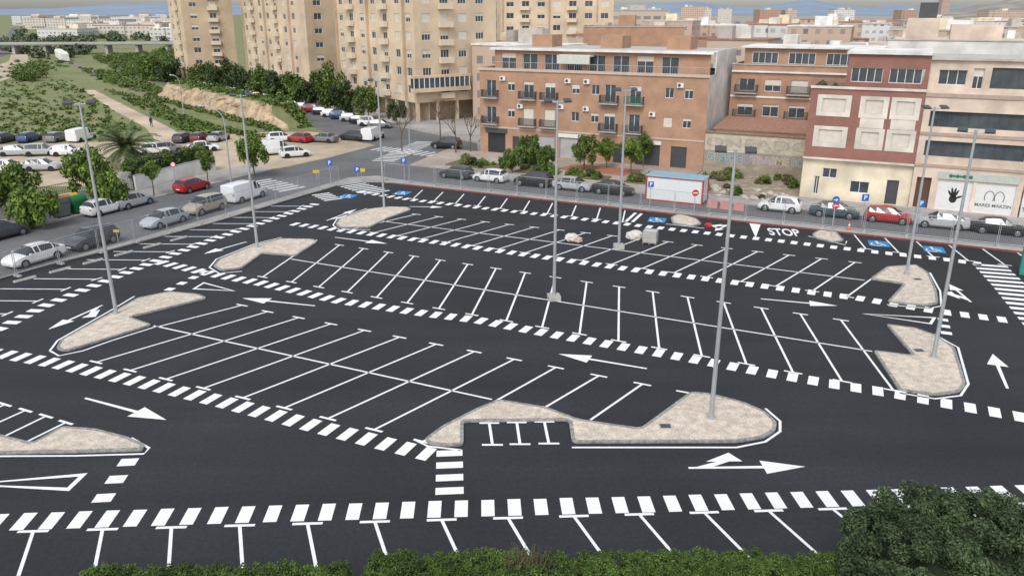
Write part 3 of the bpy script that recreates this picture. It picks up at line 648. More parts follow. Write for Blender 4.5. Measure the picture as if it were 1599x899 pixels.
SH=[leafcloud('foliage',clumpset(12,.6,.4,.35,.4),900,.1,m_) for m_ in (lf1,lf2,lf3,lfd)]
def shrub(pos,r,i,lb,gp):
    o=link('shrub',SH[i%4],None,pos,random.uniform(0,6)); o.scale=(r,r,r*.9); tag(o,lb,'shrub',gp)
for s0,s1,d0,d1 in BEDS:
    for _ in range(12): shrub(S(random.uniform(s0+.4,s1-.4),random.uniform(d0+.4,d1-.4),.18),random.uniform(.5,1.2),random.randint(0,3),'low green shrub in the planted beds before the brick block','garden shrubs before the brick block')
for _ in range(22): shrub(S(random.uniform(28,39),random.choice([random.uniform(18,22.5),random.uniform(10,22)]),.03),random.uniform(.5,1.2),random.choice([0,2,3]),'weedy bush growing on the vacant lot','bushes on the vacant lot')
rk=M('rubble',(.42,.38,.33),.95,.2,2.)
for k in range(26):
    bm=bmesh.new(); bmesh.ops.create_icosphere(bm,subdivisions=2,radius=random.uniform(.15,.5)); sd_=Vector((k*3.1,0,0))
    for v in bm.verts: v.co*=1+.6*noise.noise(v.co*2.5+sd_); v.co.z*=.6
    me=bpy.data.meshes.new('rubble_lump'); bm.to_mesh(me); bm.free(); me.materials.append(rk); tag(link('rubble_lump',me,None,S(random.uniform(29,39),random.uniform(9.8,15),.1)),'pale lump of rubble on the vacant lot','rubble','rubble on the vacant lot')
cl=[]
def scat(poly,n,r0,r1,zf=.25):
    xs=[p[0] for p in poly]; ys=[p[1] for p in poly]; k=0
    while k<n:
        u,v=random.uniform(min(xs),max(xs)),random.uniform(min(ys),max(ys)); ins=False
        for i in range(len(poly)):
            a,b_=poly[i],poly[i-1]
            if (a[1]>v)!=(b_[1]>v) and u<(b_[0]-a[0])*(v-a[1])/(b_[1]-a[1])+a[0]: ins=not ins
        if ins: p=P(u,v); r=random.uniform(r0,r1); cl.append((np.array([p.x,p.y,r*zf]),r)); k+=1
scat([(150,92),(290,76),(285,125),(240,128),(200,120)],300,.9,2.6,.45)
scat([(0,128),(110,125),(222,205),(130,212),(0,215)],520,.2,.7)
scat([(120,105),(200,118),(270,150),(240,150),(160,128)],160,.6,1.4)
scat([(235,168),(300,190),(420,215),(300,207)],180,.3,.9)
scat([(160,140),(232,155),(330,200),(290,205)],180,.3,1.0)
scat([(30,110),(60,110),(62,128),(30,130)],8,2.5,4,.6)
scat([(0,100),(100,90),(120,105),(0,125)],60,.6,1.5)
o=link('scrub_cover',leafcloud('scrub_cover',cl,85000,.30,lf1,.6)); tag(o,'rough green scrub covering the open field on the left','scrub',None,'stuff')
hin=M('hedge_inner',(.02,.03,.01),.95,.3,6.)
def hedge(x0,x1,y0,y1,h,lb,n,mt):
    t=thing('clipped_hedge',lb,'hedge',((x0+x1)/2,(y0+y1)/2,0),0,'hedges along the bottom of the picture'); w=(x1-x0)/2; d=(y1-y0)/2; cs=[]
    def hh(x,y): return h-.12+.16*noise.noise(Vector((x*1.1+x0,y*1.3,0)))+.08*noise.noise(Vector((x*4,y*4,x0)))
    for _ in range(int((x1-x0)*170)):
        x=random.uniform(-w,w); y=random.uniform(-d,d)
        if random.random()<.62: z=hh(x,y)-random.random()**2*.25
        else:
            z=random.uniform(.6,hh(x,y)); 
            if random.random()<.75: y=random.choice([-d,d])+random.uniform(-.07,.07)
            else: x=random.choice([-w,w])+random.uniform(-.07,.07)
        cs.append((np.array([x,y,z]),random.uniform(.08,.2)))
    link('foliage',leafcloud('foliage',cs,n,.036,mt),t); b=MB(); b.box(-w+.12,w-.12,-d+.12,d-.12,0,h-.32); b.build('dark_core',hin,t)  # solid dark box fills the hedge, its colour standing in for shade between leaves
def hx(u): return (u-799.5)/F*26.3
hm=leafmat('hedge_leaf',(.028,.055,.01),(.10,.16,.03))
hedge(hx(-20),hx(135),19.4,20.9,1.45,'low clipped hedge at the bottom left corner',34000,hm)
hedge(hx(156),hx(548),19.4,21.5,1.6,'clipped green hedge at the bottom left of the picture',100000,hm)
hedge(hx(582),hx(955),19.4,21.9,1.8,'clipped green hedge at the bottom centre',105000,hm)
hedge(hx(970),hx(1185),19.4,21.95,1.85,'clipped green hedge right of the bottom centre',66000,hm)
hedge(hx(1192),hx(1420),19.4,21.85,1.75,'clipped green hedge beneath the large dark tree',58000,hm)
b=MB(); t=thing('twiggy_bush','thin leafless twigs sticking out of the bottom centre hedge','bush',(hx(820),21.3,0))
for k in range(60):
    a=random.uniform(0,6.28); sp_=random.uniform(.2,1.1); e=Vector((math.cos(a)*sp_,math.sin(a)*sp_*.5,random.uniform(1.9,2.35))); b.cyl((math.cos(a)*.1,0,.2),e,.014,.006,4,False); b.cyl(e*.7,e*.7+Vector((random.uniform(-.4,.4),.1,.45)),.008,.004,4,False)
b.build('twigs',bark,t)
t=thing('dark_bushy_tree','large dark green bushy tree filling the bottom right corner','tree',(14.1,20.3,0))
link('trunk',trunkmesh(1.4,.2,7,2.0,1.4),t)
cs=clumpset(460,3.65,2.35,.38,1.85,.22)
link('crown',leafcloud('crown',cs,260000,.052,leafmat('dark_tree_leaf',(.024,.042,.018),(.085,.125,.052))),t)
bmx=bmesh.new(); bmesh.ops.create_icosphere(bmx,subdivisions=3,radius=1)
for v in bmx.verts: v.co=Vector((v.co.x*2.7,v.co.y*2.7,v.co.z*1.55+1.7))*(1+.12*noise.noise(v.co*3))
me=bpy.data.meshes.new('inner'); bmx.to_mesh(me); bmx.free(); me.materials.append(hin); link('dark_crown_core',me,t)  # dark blob inside the crown, inner shade put into its colour
# ---------------------------------------------------------------- building helpers
def facade(mb,w,h,ops,dep=.2,x0=0,z0=0):
    xs=sorted({x0,w}|{o[0] for o in ops}|{o[1] for o in ops}); zs=sorted({z0,h}|{o[2] for o in ops}|{o[3] for o in ops})
    for i in range(len(xs)-1):
        for j in range(len(zs)-1):
            cx,cz=(xs[i]+xs[i+1])/2,(zs[j]+zs[j+1])/2
            if any(o[0]<cx<o[1] and o[2]<cz<o[3] for o in ops): continue
            mb.add([(xs[i],0,zs[j]),(xs[i+1],0,zs[j]),(xs[i+1],0,zs[j+1]),(xs[i],0,zs[j+1])],[(0,1,2,3)])
    for a,b,c,d in [o[:4] for o in ops]:
        mb.add([(a,0,c),(b,0,c),(b,0,d),(a,0,d),(a,dep,c),(b,dep,c),(b,dep,d),(a,dep,d)],[(0,4,5,1),(1,5,6,2),(2,6,7,3),(3,7,4,0)])
WM={}
def winmesh(w,h,sh=0.,fm=None,mull=1):
    k=(round(w,2),round(h,2),sh,fm.name if fm else '',mull)
    if k in WM: return WM[k]
    b=MB(); f=.06; b.box(0,w,.0,.05,0,f); b.box(0,w,.0,.05,h-f,h); b.box(0,f,0,.05,f,h-f); b.box(w-f,w,0,.05,f,h-f)
    for i in range(1,mull+1): x=w*i/(mull+1); b.box(x-f/2,x+f/2,.003,.047,f,h-f)
    b.m=1; b.add([(0,.035,0),(w,.035,0),(w,.035,h),(0,.035,h)],[(0,1,2,3)])
    if sh>0: b.m=2; b.box(f*.5,w-f*.5,-.02,.0,h*(1-sh),h-.004)
    WM[k]=b.mesh('window',[fm or wframe,glassb,shut]); return WM[k]
def win(par,x,z,w,h,T=None,sh=None,fm=None,dep=.12,mull=1,name='window'):
    if sh is None: sh=random.choice([0,0,.3,.5,1.,.2])
    o=link(name,winmesh(w,h,sh,fm,mull),par); o.matrix_local=(T or Matrix())@Matrix.Translation((x,dep,z)); return o
def railmesh(w,h=1.,mat=dgrey,slab=conc,dep=.75):
    b=MB(); b.m=1; b.box(0,w,-dep,-.002,-.14,0); b.m=0
    for (x0,x1,y0,y1) in ((0,w,-dep,-dep+.04),(0,.04,-dep+.04,0),(w-.04,w,-dep+.04,0)): b.box(x0,x1,y0,y1,h-.06,h); b.box(x0,x1,y0,y1,.06,.1)
    n=int(w/.11)
    for i in range(n+1): x=.02+(w-.04)*i/n; b.box(x-.024,x+.024,-dep+.005,-dep+.035,.1,h-.06)
    for i in range(1,7):
        y=-dep*i/7
        for x in (.005,w-.035): b.box(x,x+.03,y-.015,y+.015,.1,h-.06)
    return b.mesh('balcony',[mat,slab])
b=MB(); b.box(0,.8,-.3,-.01,0,.55); b.m=1; b.cyl((.3,-.3,.28),(.3,-.31,.28),.2,.2,12); acm=b.mesh('air_conditioner',[wframe,dgrey])
def bx(name,mat,par,*a): b=MB(); b.box(*a); return b.build(name,mat,par)
# B1 brick block
t=thing('brick_apartment_block','long salmon brick apartment block with dark balconies behind the garden','apartment block',S(-3.7,23.3),R26)
W1,D1,H1=31.1,14.,11.4
bal=[1.0,6.6,9.7,18.,21.3]; sm=[4.2,13.5,16.2,25.8,28.2]; ops=[]; wn=[]
for f in (0,1):
    z=4.2+f*3.5
    for x in bal: ops.append((x,x+1.5,z,z+2.2)); wn.append((x,z,1.5,2.2))
    for x in sm: ops.append((x,x+1.1,z+.9,z+2.1)); wn.append((x,z+.9,1.1,1.2))
shops=[(1.2,3.9,.2,3.0),(5.0,6.0,.2,2.6),(8.6,11.2,.2,2.9),(12.0,14.8,.2,2.9),(19.5,20.6,.2,2.6),(22.4,25.6,.2,2.8),(27.,29.,.2,2.8)]
b=MB(); facade(b,W1,H1,ops+shops,.22); b.add([(0,0,0),(0,0,H1),(0,D1,H1),(0,D1,0)],[(0,1,2,3)]); b.add([(0,D1,0),(0,D1,H1),(W1,D1,H1),(W1,D1,0)],[(0,1,2,3)]); b.build('brick_wall',brick,t)
b=MB(); b.add([(W1,0,0),(W1,D1,0),(W1,D1,H1),(W1,0,H1)],[(0,1,2,3)]); b.box(W1-.1,W1+.002,3,D1,H1,14.1); b.build('end_wall',white,t)
trim=M('cornice',(.5,.42,.35),.9,.08)
bx('cornice',trim,t,-.15,W1+.1,-.15,-.003,H1-.25,H1+.1); bx('cornice',trim,t,-.05,W1,-.06,-.004,3.55,3.75); bx('cornice',trim,t,-.15,-.003,0,D1,H1-.25,H1+.1)
b=MB(); b.add([(0,0,H1-.3),(W1,0,H1-.3),(W1,D1,H1-.3),(0,D1,H1-.3)],[(0,1,2,3)]); b.build('terrace',terra,t)
pops=[(2+i*3.2,4.2+i*3.2,H1-.2,H1+1.9) for i in range(8)]
b=MB(); b.T=Matrix.Translation((0,2.6,0)); facade(b,W1-.6,13.7,pops,.2,1.0,H1-.3); b.T=None; b.add([(1,2.6,H1-.3),(1,2.6,13.7),(1,D1,13.7),(1,D1,H1-.3)],[(0,1,2,3)]); b.build('penthouse_wall',brick,t)
bx('roof',white,t,.5,W1-.2,2.0,D1,13.7,14.0)
bx('roof_terrace',roofm,t,1.,W1-.7,2.5,D1-.4,14.0,14.02)
for x in (5,15,24): bx('stair_hood',brick,t,x,x+3,6,9.5,14.02,15.6)
for i,o_ in enumerate(pops): win(t,o_[0],o_[2],2.2,2.1,Matrix.Translation((0,2.6,0)),0.3 if i%3==0 else 0)
b=MB(); b.box(11,15.5,.9,2.55,13.1,13.3); b.m=1; b.box(11,15.5,.8,.9,12.2,13.3); b.build('awning',[white,M('awning',(.55,.58,.5),.8,.1,3.)],t)
b=MB()
for k in range(100): b.box(.3+k*.305,.32+k*.305,.05,.07,H1+.1,H1+.85)
b.box(.3,W1-.3,.045,.075,H1+.85,H1+.9); b.build('roof_railing',steel,t)
for x,z,w,h in wn: win(t,x,z,w,h,fm=wframe)
rm=railmesh(2.4); rm2=railmesh(2.4,mat=M('green_net',(.03,.12,.08),.7,.1))
for f in (0,1):
    for x in bal: link('balcony',rm2 if (x>20 and f==1) else rm,t,(x-.45,0,4.15+f*3.5))
for x,z in ((5.8,6.4),(11.7,6.6),(12.6,9.9),(15.2,6.5),(15.2,9.9),(24,6.3),(27.3,9.9),(3.2,9.9)): link('air_conditioner',acm,t,(x,0,z))
shm=M('metal_shutter',(.42,.42,.42),.6,.1,1.)
for i,(a,c,z0,z1) in enumerate(shops):
    b=MB(); 
    if i==0: b.add([(a,.15,z0),(c,.15,z0),(c,.15,z1),(a,.15,z1)],[(0,1,2,3)]); b.build('shop_window',glassm,t)
    else:
        n=12
        for k in range(n): zz=z0+(z1-z0)*k/n; b.box(a,c,.12,.15,zz,zz+(z1-z0)/n-.02)
        b.add([(a,.16,z0),(c,.16,z0),(c,.16,z1),(a,.16,z1)],[(0,1,2,3)]); b.build('shop_shutter',shm if i in(2,3) else dgrey,t)
bx('shop_sign',dgrey,t,.9,4.2,-.12,-.004,2.9,3.5); bx('shop_sign',wframe,t,11.6,15.1,-.1,-.004,2.95,3.45); bx('shop_sign',wframe,t,22.3,25.7,-.1,-.004,2.85,3.3)
# graffiti wall
t=thing('graffiti_wall','tall weathered party wall with graffiti behind the vacant lot','wall',S(27.45,23.3),R26)
bx('wall',stone,t,0,14,0,.3,0,4.8); bx('plaster_patch',M('pale_plaster',(.47,.42,.33),.9,.25,1.2),t,0,14,-.015,-.003,2.7,4.6); bx('coping',terra,t,0,14.1,-.1,.4,4.8,4.95)
text_obj('ONEADO',1.9,'graffiti_lettering',M('graffiti_grey',(.36,.33,.29),.9,.2),t,(6.2,-.02,3.65),(math.pi/2,0,0),1.5,.85)
wo=M('spray_white',(.5,.5,.48),.85,.25,5.)
for tx,x,mt in (('GLBS',1.8,M('spray_teal',(.13,.27,.29),.85,.3,5.)),('KEO',4.4,M('spray_blue',(.18,.22,.33),.85,.3,5.)),('TRAS',7.0,M('spray_mauve',(.36,.27,.31),.85,.3,5.)),('ME',9.2,M('spray_ochre',(.36,.33,.2),.85,.3,5.)),('SOK',11.4,M('spray_grey',(.24,.24,.24),.85,.3,5.))):
    text_obj(tx,1.15,'graffiti_outline',wo,t,(x,-.018,1.85),(math.pi/2,0,.0),1.05,1.1,.06)
    text_obj(tx,1.15,'graffiti_tag',mt,t,(x,-.024,1.85),(math.pi/2,0,.0),1.05,1.1,.02)
t=thing('tiled_shed','low shed with sloping terracotta roof behind the graffiti wall','shed',S(28.5,24.2),R26)
bx('wall',cream,t,0,14,0,6.5,0,5.3); b=MB(); b.add([(-.3,-.3,5.3),(14.3,-.3,5.3),(14.3,6.8,5.95),(-.3,6.8,5.95),(-.3,-.3,5.15),(14.3,-.3,5.15)],[(0,1,2,3),(4,5,1,0)]); b.build('roof',terra,t)
def block(name,lb,cat,pos,rz,w,d,h,mat,cols,floors,z0,ww,wh,fh=3.,matside=None,mull=1,roof=roofm,sh=None):
    t=thing(name,lb,cat,pos,rz); ops=[]
    for f in range(floors):
        for x in cols: ops.append((x,x+ww,z0+f*fh,z0+f*fh+wh))
    b=MB(); facade(b,w,h,ops,.2); b.build('front_wall',mat,t)
    b=MB(); b.add([(0,0,0),(0,0,h),(0,d,h),(0,d,0)],[(0,1,2,3)]); b.add([(0,d,0),(0,d,h),(w,d,h),(w,d,0)],[(0,1,2,3)]); b.add([(w,0,0),(w,d,0),(w,d,h),(w,0,h)],[(0,1,2,3)]); b.build('side_wall',matside or mat,t)
    b=MB(); b.add([(0,0,h-.4),(w,0,h-.4),(w,d,h-.4),(0,d,h-.4)],[(0,1,2,3)]); b.box(-.1,w+.1,-.1,.12,h,h+.12); b.box(-.1,.12,.12,d,h,h+.12); b.box(w-.12,w+.1,.12,d,h,h+.12); b.build('roof',roof,t)
    for o_ in ops: win(t,o_[0],o_[2],ww,wh,sh=sh,mull=mull)
    return t
t=block('brick_terrace_house','brick block with white galleries behind the graffiti wall','apartment block',S(28,33),R26,18,12,12.2,brick,[1,4.2,7.4,10.6,13.8],2,5.9,2.0,1.5,3.1,white)
for x in (.6,7.,13.4): link('balcony',railmesh(2.8),t,(x,0,5.7)); link('balcony',railmesh(2.8),t,(x,0,8.8))
bx('cornice',white,t,0,18.2,-.1,-.003,8.2,8.4); bx('cornice',white,t,0,18.2,-.25,-.003,11.3,11.5)
bx('penthouse_wall',brick,t,1,17,2,11,11.9,14.2); bx('penthouse_roof',white,t,.6,17.4,1.4,11.4,14.2,14.4)
for x in (2,6.5,11): win(t,x,12.3,3.2,1.4,Matrix.Translation((0,1.83,0)),0,mull=3)
# B3
t=thing('red_brick_house','red brick house with cream window panels over a cream ground floor','house',S(40.1,13.2),R26)
w3,h3=10.4,11.4
pan=[(.7,3.9),(4.7,7.3),(7.5,10.1)]; ops=[]
for z in (5.5,8.6):
    for a,c in pan: ops.append((a+.5,c-.5,z+.45,z+1.75))
gops=[(2.0,3.4,2.3,3.3),(1.3,1.8,.5,2.4),(4.8,6.6,1.0,2.2),(8.2,9.3,.15,2.6)]
b=MB(); facade(b,w3,h3,ops,.2,0,4.4); b.add([(0,0,4.4),(0,0,h3),(0,11,h3),(0,11,4.4)],[(0,1,2,3)]); b.build('brick_wall',brickr,t)
b=MB(); b.T=Matrix.Translation((0,.35,0)); facade(b,w3,4.4,gops,.2); b.T=None; b.add([(0,.35,0),(0,.35,4.4),(0,11,4.4),(0,11,0)],[(0,1,2,3)]); b.build('ground_floor_wall',cream,t)
bx('cornice',panelm,t,-.05,w3,-.08,.35,4.2,4.4); bx('cornice',panelm,t,-.08,w3,-.12,-.003,h3-.1,h3+.15)
for z in (5.5,8.6):
    for a,c in pan:
        b=MB()
        for q in ((a,a+.5,z,z+2.1),(c-.5,c,z,z+2.1),(a+.5,c-.5,z,z+.45),(a+.5,c-.5,z+1.75,z+2.1)): b.box(q[0],q[1],-.04,-.003,q[2],q[3])
        b.build('window_panel',panelm,t)
for x0_,x1_ in ((4.9,7.1),(7.7,9.9)): bx('wall_panel',panelm,t,x0_,x1_,-.035,-.004,7.63,8.57)
for o_ in ops: win(t,o_[0],o_[2],o_[1]-o_[0],1.3,sh=1.)
for o_ in gops[:3]: win(t,o_[0],o_[2],o_[1]-o_[0],o_[3]-o_[2],Matrix.Translation((0,.35,0)),0)
bx('door',dgrey,t,8.2,9.3,.5,.54,.15,2.6)
b=MB(); b.add([(0,0,h3-.3),(w3,0,h3-.3),(w3,11,h3-.3),(0,11,h3-.3)],[(0,1,2,3)]); b.build('terrace',terra,t)
b=MB(); b.T=Matrix.Translation((3,1.6,0)); facade(b,w3-3,14.6,[(.4,3.3,11.9,13.3),(3.9,7.0,11.9,13.3)],.2,0,h3-.3); b.T=None; b.box(3,3.02,1.6,10,h3-.3,14.6); b.build('upper_wall',brickr,t)
bx('upper_roof',white,t,2.8,w3,1.3,11,14.6,14.85)
for x in (3.4,6.9): win(t,x,11.9,2.9,1.4,Matrix.Translation((0,1.6,0)),0,mull=3)
b=MB()
for k in range(30): b.box(.05+k*.1,.07+k*.1,.02,.05,h3+.15,h3+.95)
b.box(.05,3,.015,.055,h3+.95,h3+1.); b.build('roof_railing',dgrey,t)
shrub(S(41,14.2,h3-.1),.7,2,'potted greenery on the roof terrace of the red brick house',None); shrub(S(42.2,14.4,h3-.1),.5,0,'small plant beside the greenery on the red brick house terrace',None)
# B4
t=thing('beige_office_building','beige building with long dark window bands and shuttered shop','building',S(50.52,13.2),R26)
w4,h4=9.4,11.1; ops=[(.6,w4-.4,8.1,9.6),(.6,w4-.4,5.3,6.8)]; g=[(.4,1.7,.15,3.2),(2.3,5.3,.2,3.1),(5.6,8.9,.2,3.1)]
b=MB(); facade(b,w4,h4,ops+g,.45); b.add([(w4,0,0),(w4,11,0),(w4,11,h4),(w4,0,h4)],[(0,1,2,3)]); b.build('front_wall',beige,t)
bt=M('brown_trim',(.40,.31,.25),.8,.1); bx('cornice',bt,t,0,w4+.1,-.1,-.003,7.3,7.6); bx('cornice',bt,t,0,w4+.1,-.12,-.003,4.3,4.55); bx('cornice',bt,t,0,w4+.1,-.1,-.003,h4-.2,h4+.15)
for a,c,z0,z1 in ops: win(t,a,z0,c-a,z1-z0,Matrix.Translation((0,.2,0)),0,dgrey,mull=9)
bx('door',M('brown_door',(.1,.05,.03),.5,.1),t,.4,1.7,.3,.34,.15,3.2)
for a,c,z0,z1 in g[1:]:
    b=MB(); n=14
    for k in range(n): zz=z0+(z1-z0)*k/n; b.box(a,c,.12,.15,zz,zz+(z1-z0)/n-.015)
    b.add([(a,.155,z0),(c,.155,z0),(c,.155,z1),(a,.155,z1)],[(0,1,2,3)]); b.build('shop_shutter',wframe,t)
b=MB(); hc=Vector((3.8,0.115,1.3))
def disc(cx,cz,rx,rz,ang=0,n=12):
    b.add([(hc.x+cx+rx*math.cos(k)*math.cos(ang)-rz*math.sin(k)*math.sin(ang),.112,hc.z+cz+rx*math.cos(k)*math.sin(ang)+rz*math.sin(k)*math.cos(ang)) for k in np.linspace(0,6.283,n,endpoint=False)],[tuple(range(n))])
disc(0,0,.34,.4)
for i,(a,l) in enumerate([(.55,.55),(.2,.72),(-.12,.7),(-.42,.58),(-1.15,.45)]): disc(-math.sin(a)*(.3+l/2),math.cos(a)*(.3+l/2),.1,l/2+.12,a)
b.build('hand_logo',black,t)
lg=M('logo_grey',(.1,.1,.11),.6,.1)
b=MB(); b.T=Matrix(((1,0,0,7.25),(0,0,1,.112),(0,1,0,1.75),(0,0,0,1)))
for x in (-.42,.42): b.stripe([(x+.4*math.cos(k),.6*math.sin(k)) for k in np.linspace(-.6,math.pi+.6,16)],.07,0)
b.build('shop_emblem',lg,t)
text_obj('MARES MARZIN',.44,'shop_lettering',lg,t,(7.25,.11,.95),(math.pi/2,0,0),1,1,.008)
bx('shop_sign',M('sign_grey',(.45,.47,.44),.6,.08),t,2.2,9.0,-.1,-.004,3.2,3.9)
b=MB()
for k in range(7): b.cyl((3.3+k*.28,-.1,3.55),(3.3+k*.28,-.11,3.55),.13 if k%2 else .19,.1,8)
b.build('sign_mark',green,t)
b=MB(); b.T=Matrix.Translation((0,1.8,0)); facade(b,w4,14.2,[(.8,3.2,11.9,13.3),(3.7,4.6,11.6,13.5),(5.2,9.,11.7,13.6)],.3,0,h4-.3); b.T=None; b.add([(w4,1.8,h4-.3),(w4,11,h4-.3),(w4,11,14.2),(w4,1.8,14.2)],[(0,1,2,3)]); b.build('upper_wall',beige,t)
win(t,.8,11.9,2.4,1.4,Matrix.Translation((0,1.9,0)),0,mull=2); win(t,3.7,11.6,.9,1.9,Matrix.Translation((0,1.9,0)),.4); win(t,5.2,11.7,3.8,1.9,Matrix.Translation((0,1.9,0)),0,dgrey,mull=4)
bx('roof',roofm,t,0,w4,1.5,11,14.2,14.4); b=MB(); b.add([(0,0,h4-.3),(w4,0,h4-.3),(w4,1.8,h4-.3),(0,1.8,h4-.3)],[(0,1,2,3)]); b.build('terrace',roofm,t)
t=block('pale_corner_house','pale house cut by the right edge beyond the beige building','house',S(63,17),R26,14,10,8,cream,[1.5,5,8.5],2,1.2,1.1,1.4)
t=thing('garden_wall','low pale wall beside the beige building at the right edge','wall',S(60.1,13.6),R26); bx('wall',white,t,0,14,0,.25,0,2.6); bx('coping',conc,t,-.05,14,-.06,.31,2.6,2.7)
shrub(S(61.5,15.2,0),2.6,0,'green climber showing above the pale wall at the right edge',None)
t=block('pale_roof_block','pale cream block with a tall stair shaft behind the red brick house','building',S(46,27),R26,15,12,15.6,white,[2,5.5,9],1,11.5,1.6,1.3,3,cream)
bx('stair_shaft',beige,t,1.6,4.8,1,3.8,15.2,17.9); bx('water_tank_room',beige,t,6,11,3,8,15.2,17.2); bx('chimney',dgrey,t,2.6,4.4,1.4,3.2,17.9,19.5)
t=block('plain_brick_block','brick block with blank end wall behind the long brick block','building',(13,152,0),-.2,18,16,16.,brick,[],0,0,1,1)
bx('stair_hood',brick,t,6,9,4,9,15.6,18.)
bpm=MB(); bpm.box(-.5,2.2,-.9,-.13,-.9,.1); bpm=bpm.mesh('balcony',parap)
bcm=MB(); bcm.box(-.25,.25,.1,.6,0,3.4); bcm=bcm.mesh('column',tan)
def tower(lb,C,dl,dr,wl,wr,h,colsl,colsr,floors,z0,ww,wh,arc=True,gall=False):
    t=thing('tower_block',lb,'tower block',(C[0],C[1],0)); dl=Vector((*dl,0)).normalized(); dr=Vector((*dr,0)).normalized(); Cv=Vector((0,0,0))
    A=dl*wl
    def fr(o,x): 
        y=Vector((-x.y,x.x,0)); return Matrix(((x.x,y.x,0,o.x),(x.y,y.y,0,o.y),(0,0,1,0),(0,0,0,1)))
    TL=fr(A,-dl); TR_=fr(Cv,dr)
    for nm,T,w,cols in (('left',TL,wl,colsl),('right',TR_,wr,colsr)):
        ops=[(x,x+ww,z0+f*3.,z0+f*3+wh) for f in range(floors) for x in cols]
        zb=3.4 if arc else 0
        b=MB(); b.T=T; facade(b,w,h,ops,.25,0,zb)
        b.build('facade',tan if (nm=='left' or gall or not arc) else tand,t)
        if w>20:
            for x in np.arange(cols[0]-.8,w-2,(cols[1]-cols[0])*3):
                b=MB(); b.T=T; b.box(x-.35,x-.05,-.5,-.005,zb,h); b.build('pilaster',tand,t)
        for o_ in ops: win(t,o_[0],o_[2],ww,wh,T,mull=2 if (gall and nm=='right') else 1)
        for k,x in enumerate(cols):
            if k%3==1:
                for f in range(floors): link('balcony',bpm,t).matrix_local=T@Matrix.Translation((x,0,z0+f*3))
        if arc:
            n=int(w/3.6)
            for i in range(n+1): x=.3+(w-.6)*i/n; link('column',bcm,t).matrix_local=T@Matrix.Translation((x,0,0))
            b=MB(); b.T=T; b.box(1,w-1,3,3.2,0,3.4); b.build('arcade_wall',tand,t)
    D=A+dr*wr
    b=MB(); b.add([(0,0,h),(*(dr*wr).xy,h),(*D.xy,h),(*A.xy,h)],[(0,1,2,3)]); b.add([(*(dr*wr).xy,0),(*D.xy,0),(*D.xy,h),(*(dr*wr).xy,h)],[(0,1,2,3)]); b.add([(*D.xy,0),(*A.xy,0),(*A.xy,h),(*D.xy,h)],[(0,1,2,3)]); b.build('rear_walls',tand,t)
    if gall:
        b=MB(); b.T=TR_; b.box(-1.2,10.5,-1.4,-.14,5.3,6.0); b.box(-1.2,10.5,-1.4,-.14,7.7,8.1); b.m=1; b.box(-1.1,10.4,-1.3,-.14,6.0,7.7); b.m=2
        for k in range(12): b.box(-1.2+k*1.03,-1.08+k*1.03,-1.42,-1.3,6.,7.7)
        b.build('glazed_gallery',[tan,glassb,wframe],t)
    return t
tower('nearest tan tower block with a glazed corner gallery, left of the brick block',P(652,192),(-.58,.81),(.81,.58),32,17,27,[1.5,6.2,10.9,15.6,20.3,25.,29.],[1.5,5.2,8.9,12.6],8,4.9,1.7,1.4,gall=True)
tower('middle tan tower block between the other two towers',P(487,152),(-.58,.81),(.81,.58),44,14,27,[2+i*5.6 for i in range(7)],[2,8],8,4.9,1.8,1.4)
tower('furthest left tan tower block, narrowest in view',P(298,129),(-.58,.81),(.95,.3),14,13,30,[2,8],[2,7],8,4.9,1.8,1.4)
tower('yellowish tower block rising behind the long brick block',(-3,225),(-.3,.95),(.98,-.18),14,30,22.5,[2,8],[1.5+i*4.2 for i in range(7)],6,4.9,2.,1.4,arc=False)
# ---------------------------------------------------------------- distant city
FM=[farmat('far_wall_a',(.50,.38,.29)),farmat('far_wall_b',(.58,.53,.47)),farmat('far_wall_c',(.42,.27,.20)),farmat('far_wall_d',(.62,.61,.59),2.8,3,.25,.2),farmat('far_wall_e',(.54,.44,.35),4.,3,.36,.2),farmat('far_wall_f',(.45,.34,.28))]  # far wall colours lightened to carry distance haze
FN=['tan','cream','brick red','white','sandy','brown']
def farblock(pos,rz,w,d,h,mi,lb,group):
    t=thing('city_block',lb,'building',pos,rz,group)
    me=bpy.data.meshes.new('walls'); vs=[];fs=[];uv=[]
    def wallbox(x0,x1,y0,y1,z0,z1):
        c=[(x0,y0),(x1,y0),(x1,y1),(x0,y1)]; acc=0
        for i in range(4):
            a,b_=c[i],c[(i+1)%4]; L=math.hypot(b_[0]-a[0],b_[1]-a[1]); n=len(vs)
            vs.extend([(*a,z0),(*b_,z0),(*b_,z1),(*a,z1)]); fs.append((n,n+1,n+2,n+3)); uv.extend([(acc,z0),(acc+L,z0),(acc+L,z1),(acc,z1)]); acc+=L
    wallbox(0,w,0,d,0,h); k=random.random()
    if k<.6: wallbox(w*.15,w*.5,-1.2,-.01,3,h-.02)
    me.from_pydata(vs,[],fs); l=me.uv_layers.new(name='UVMap')
    for i,u_ in enumerate(uv): l.data[i].uv=u_
    me.materials.append(FM[mi]); link('walls',me,t)
    b=MB(); b.box(-.15,w+.15,-.15,d+.15,h,h+.35)
    if k<.6: b.box(w*.15,w*.5,-1.2,-.16,h-.02,h+.3)
    b.build('roof',random.choice([roofm,terra,white,roofm]),t)
    for _ in range(random.randint(1,3)):
        x=random.uniform(.05,.7)*w; y=random.uniform(.05,.6)*d; q=random.uniform(.12,.28)
        bx('rooftop_room',random.choice([white,cream,beige,roofm]),t,x,x+w*q,y,y+d*random.uniform(.2,.35),h+.35,h+random.uniform(1.8,3.4))
    return t
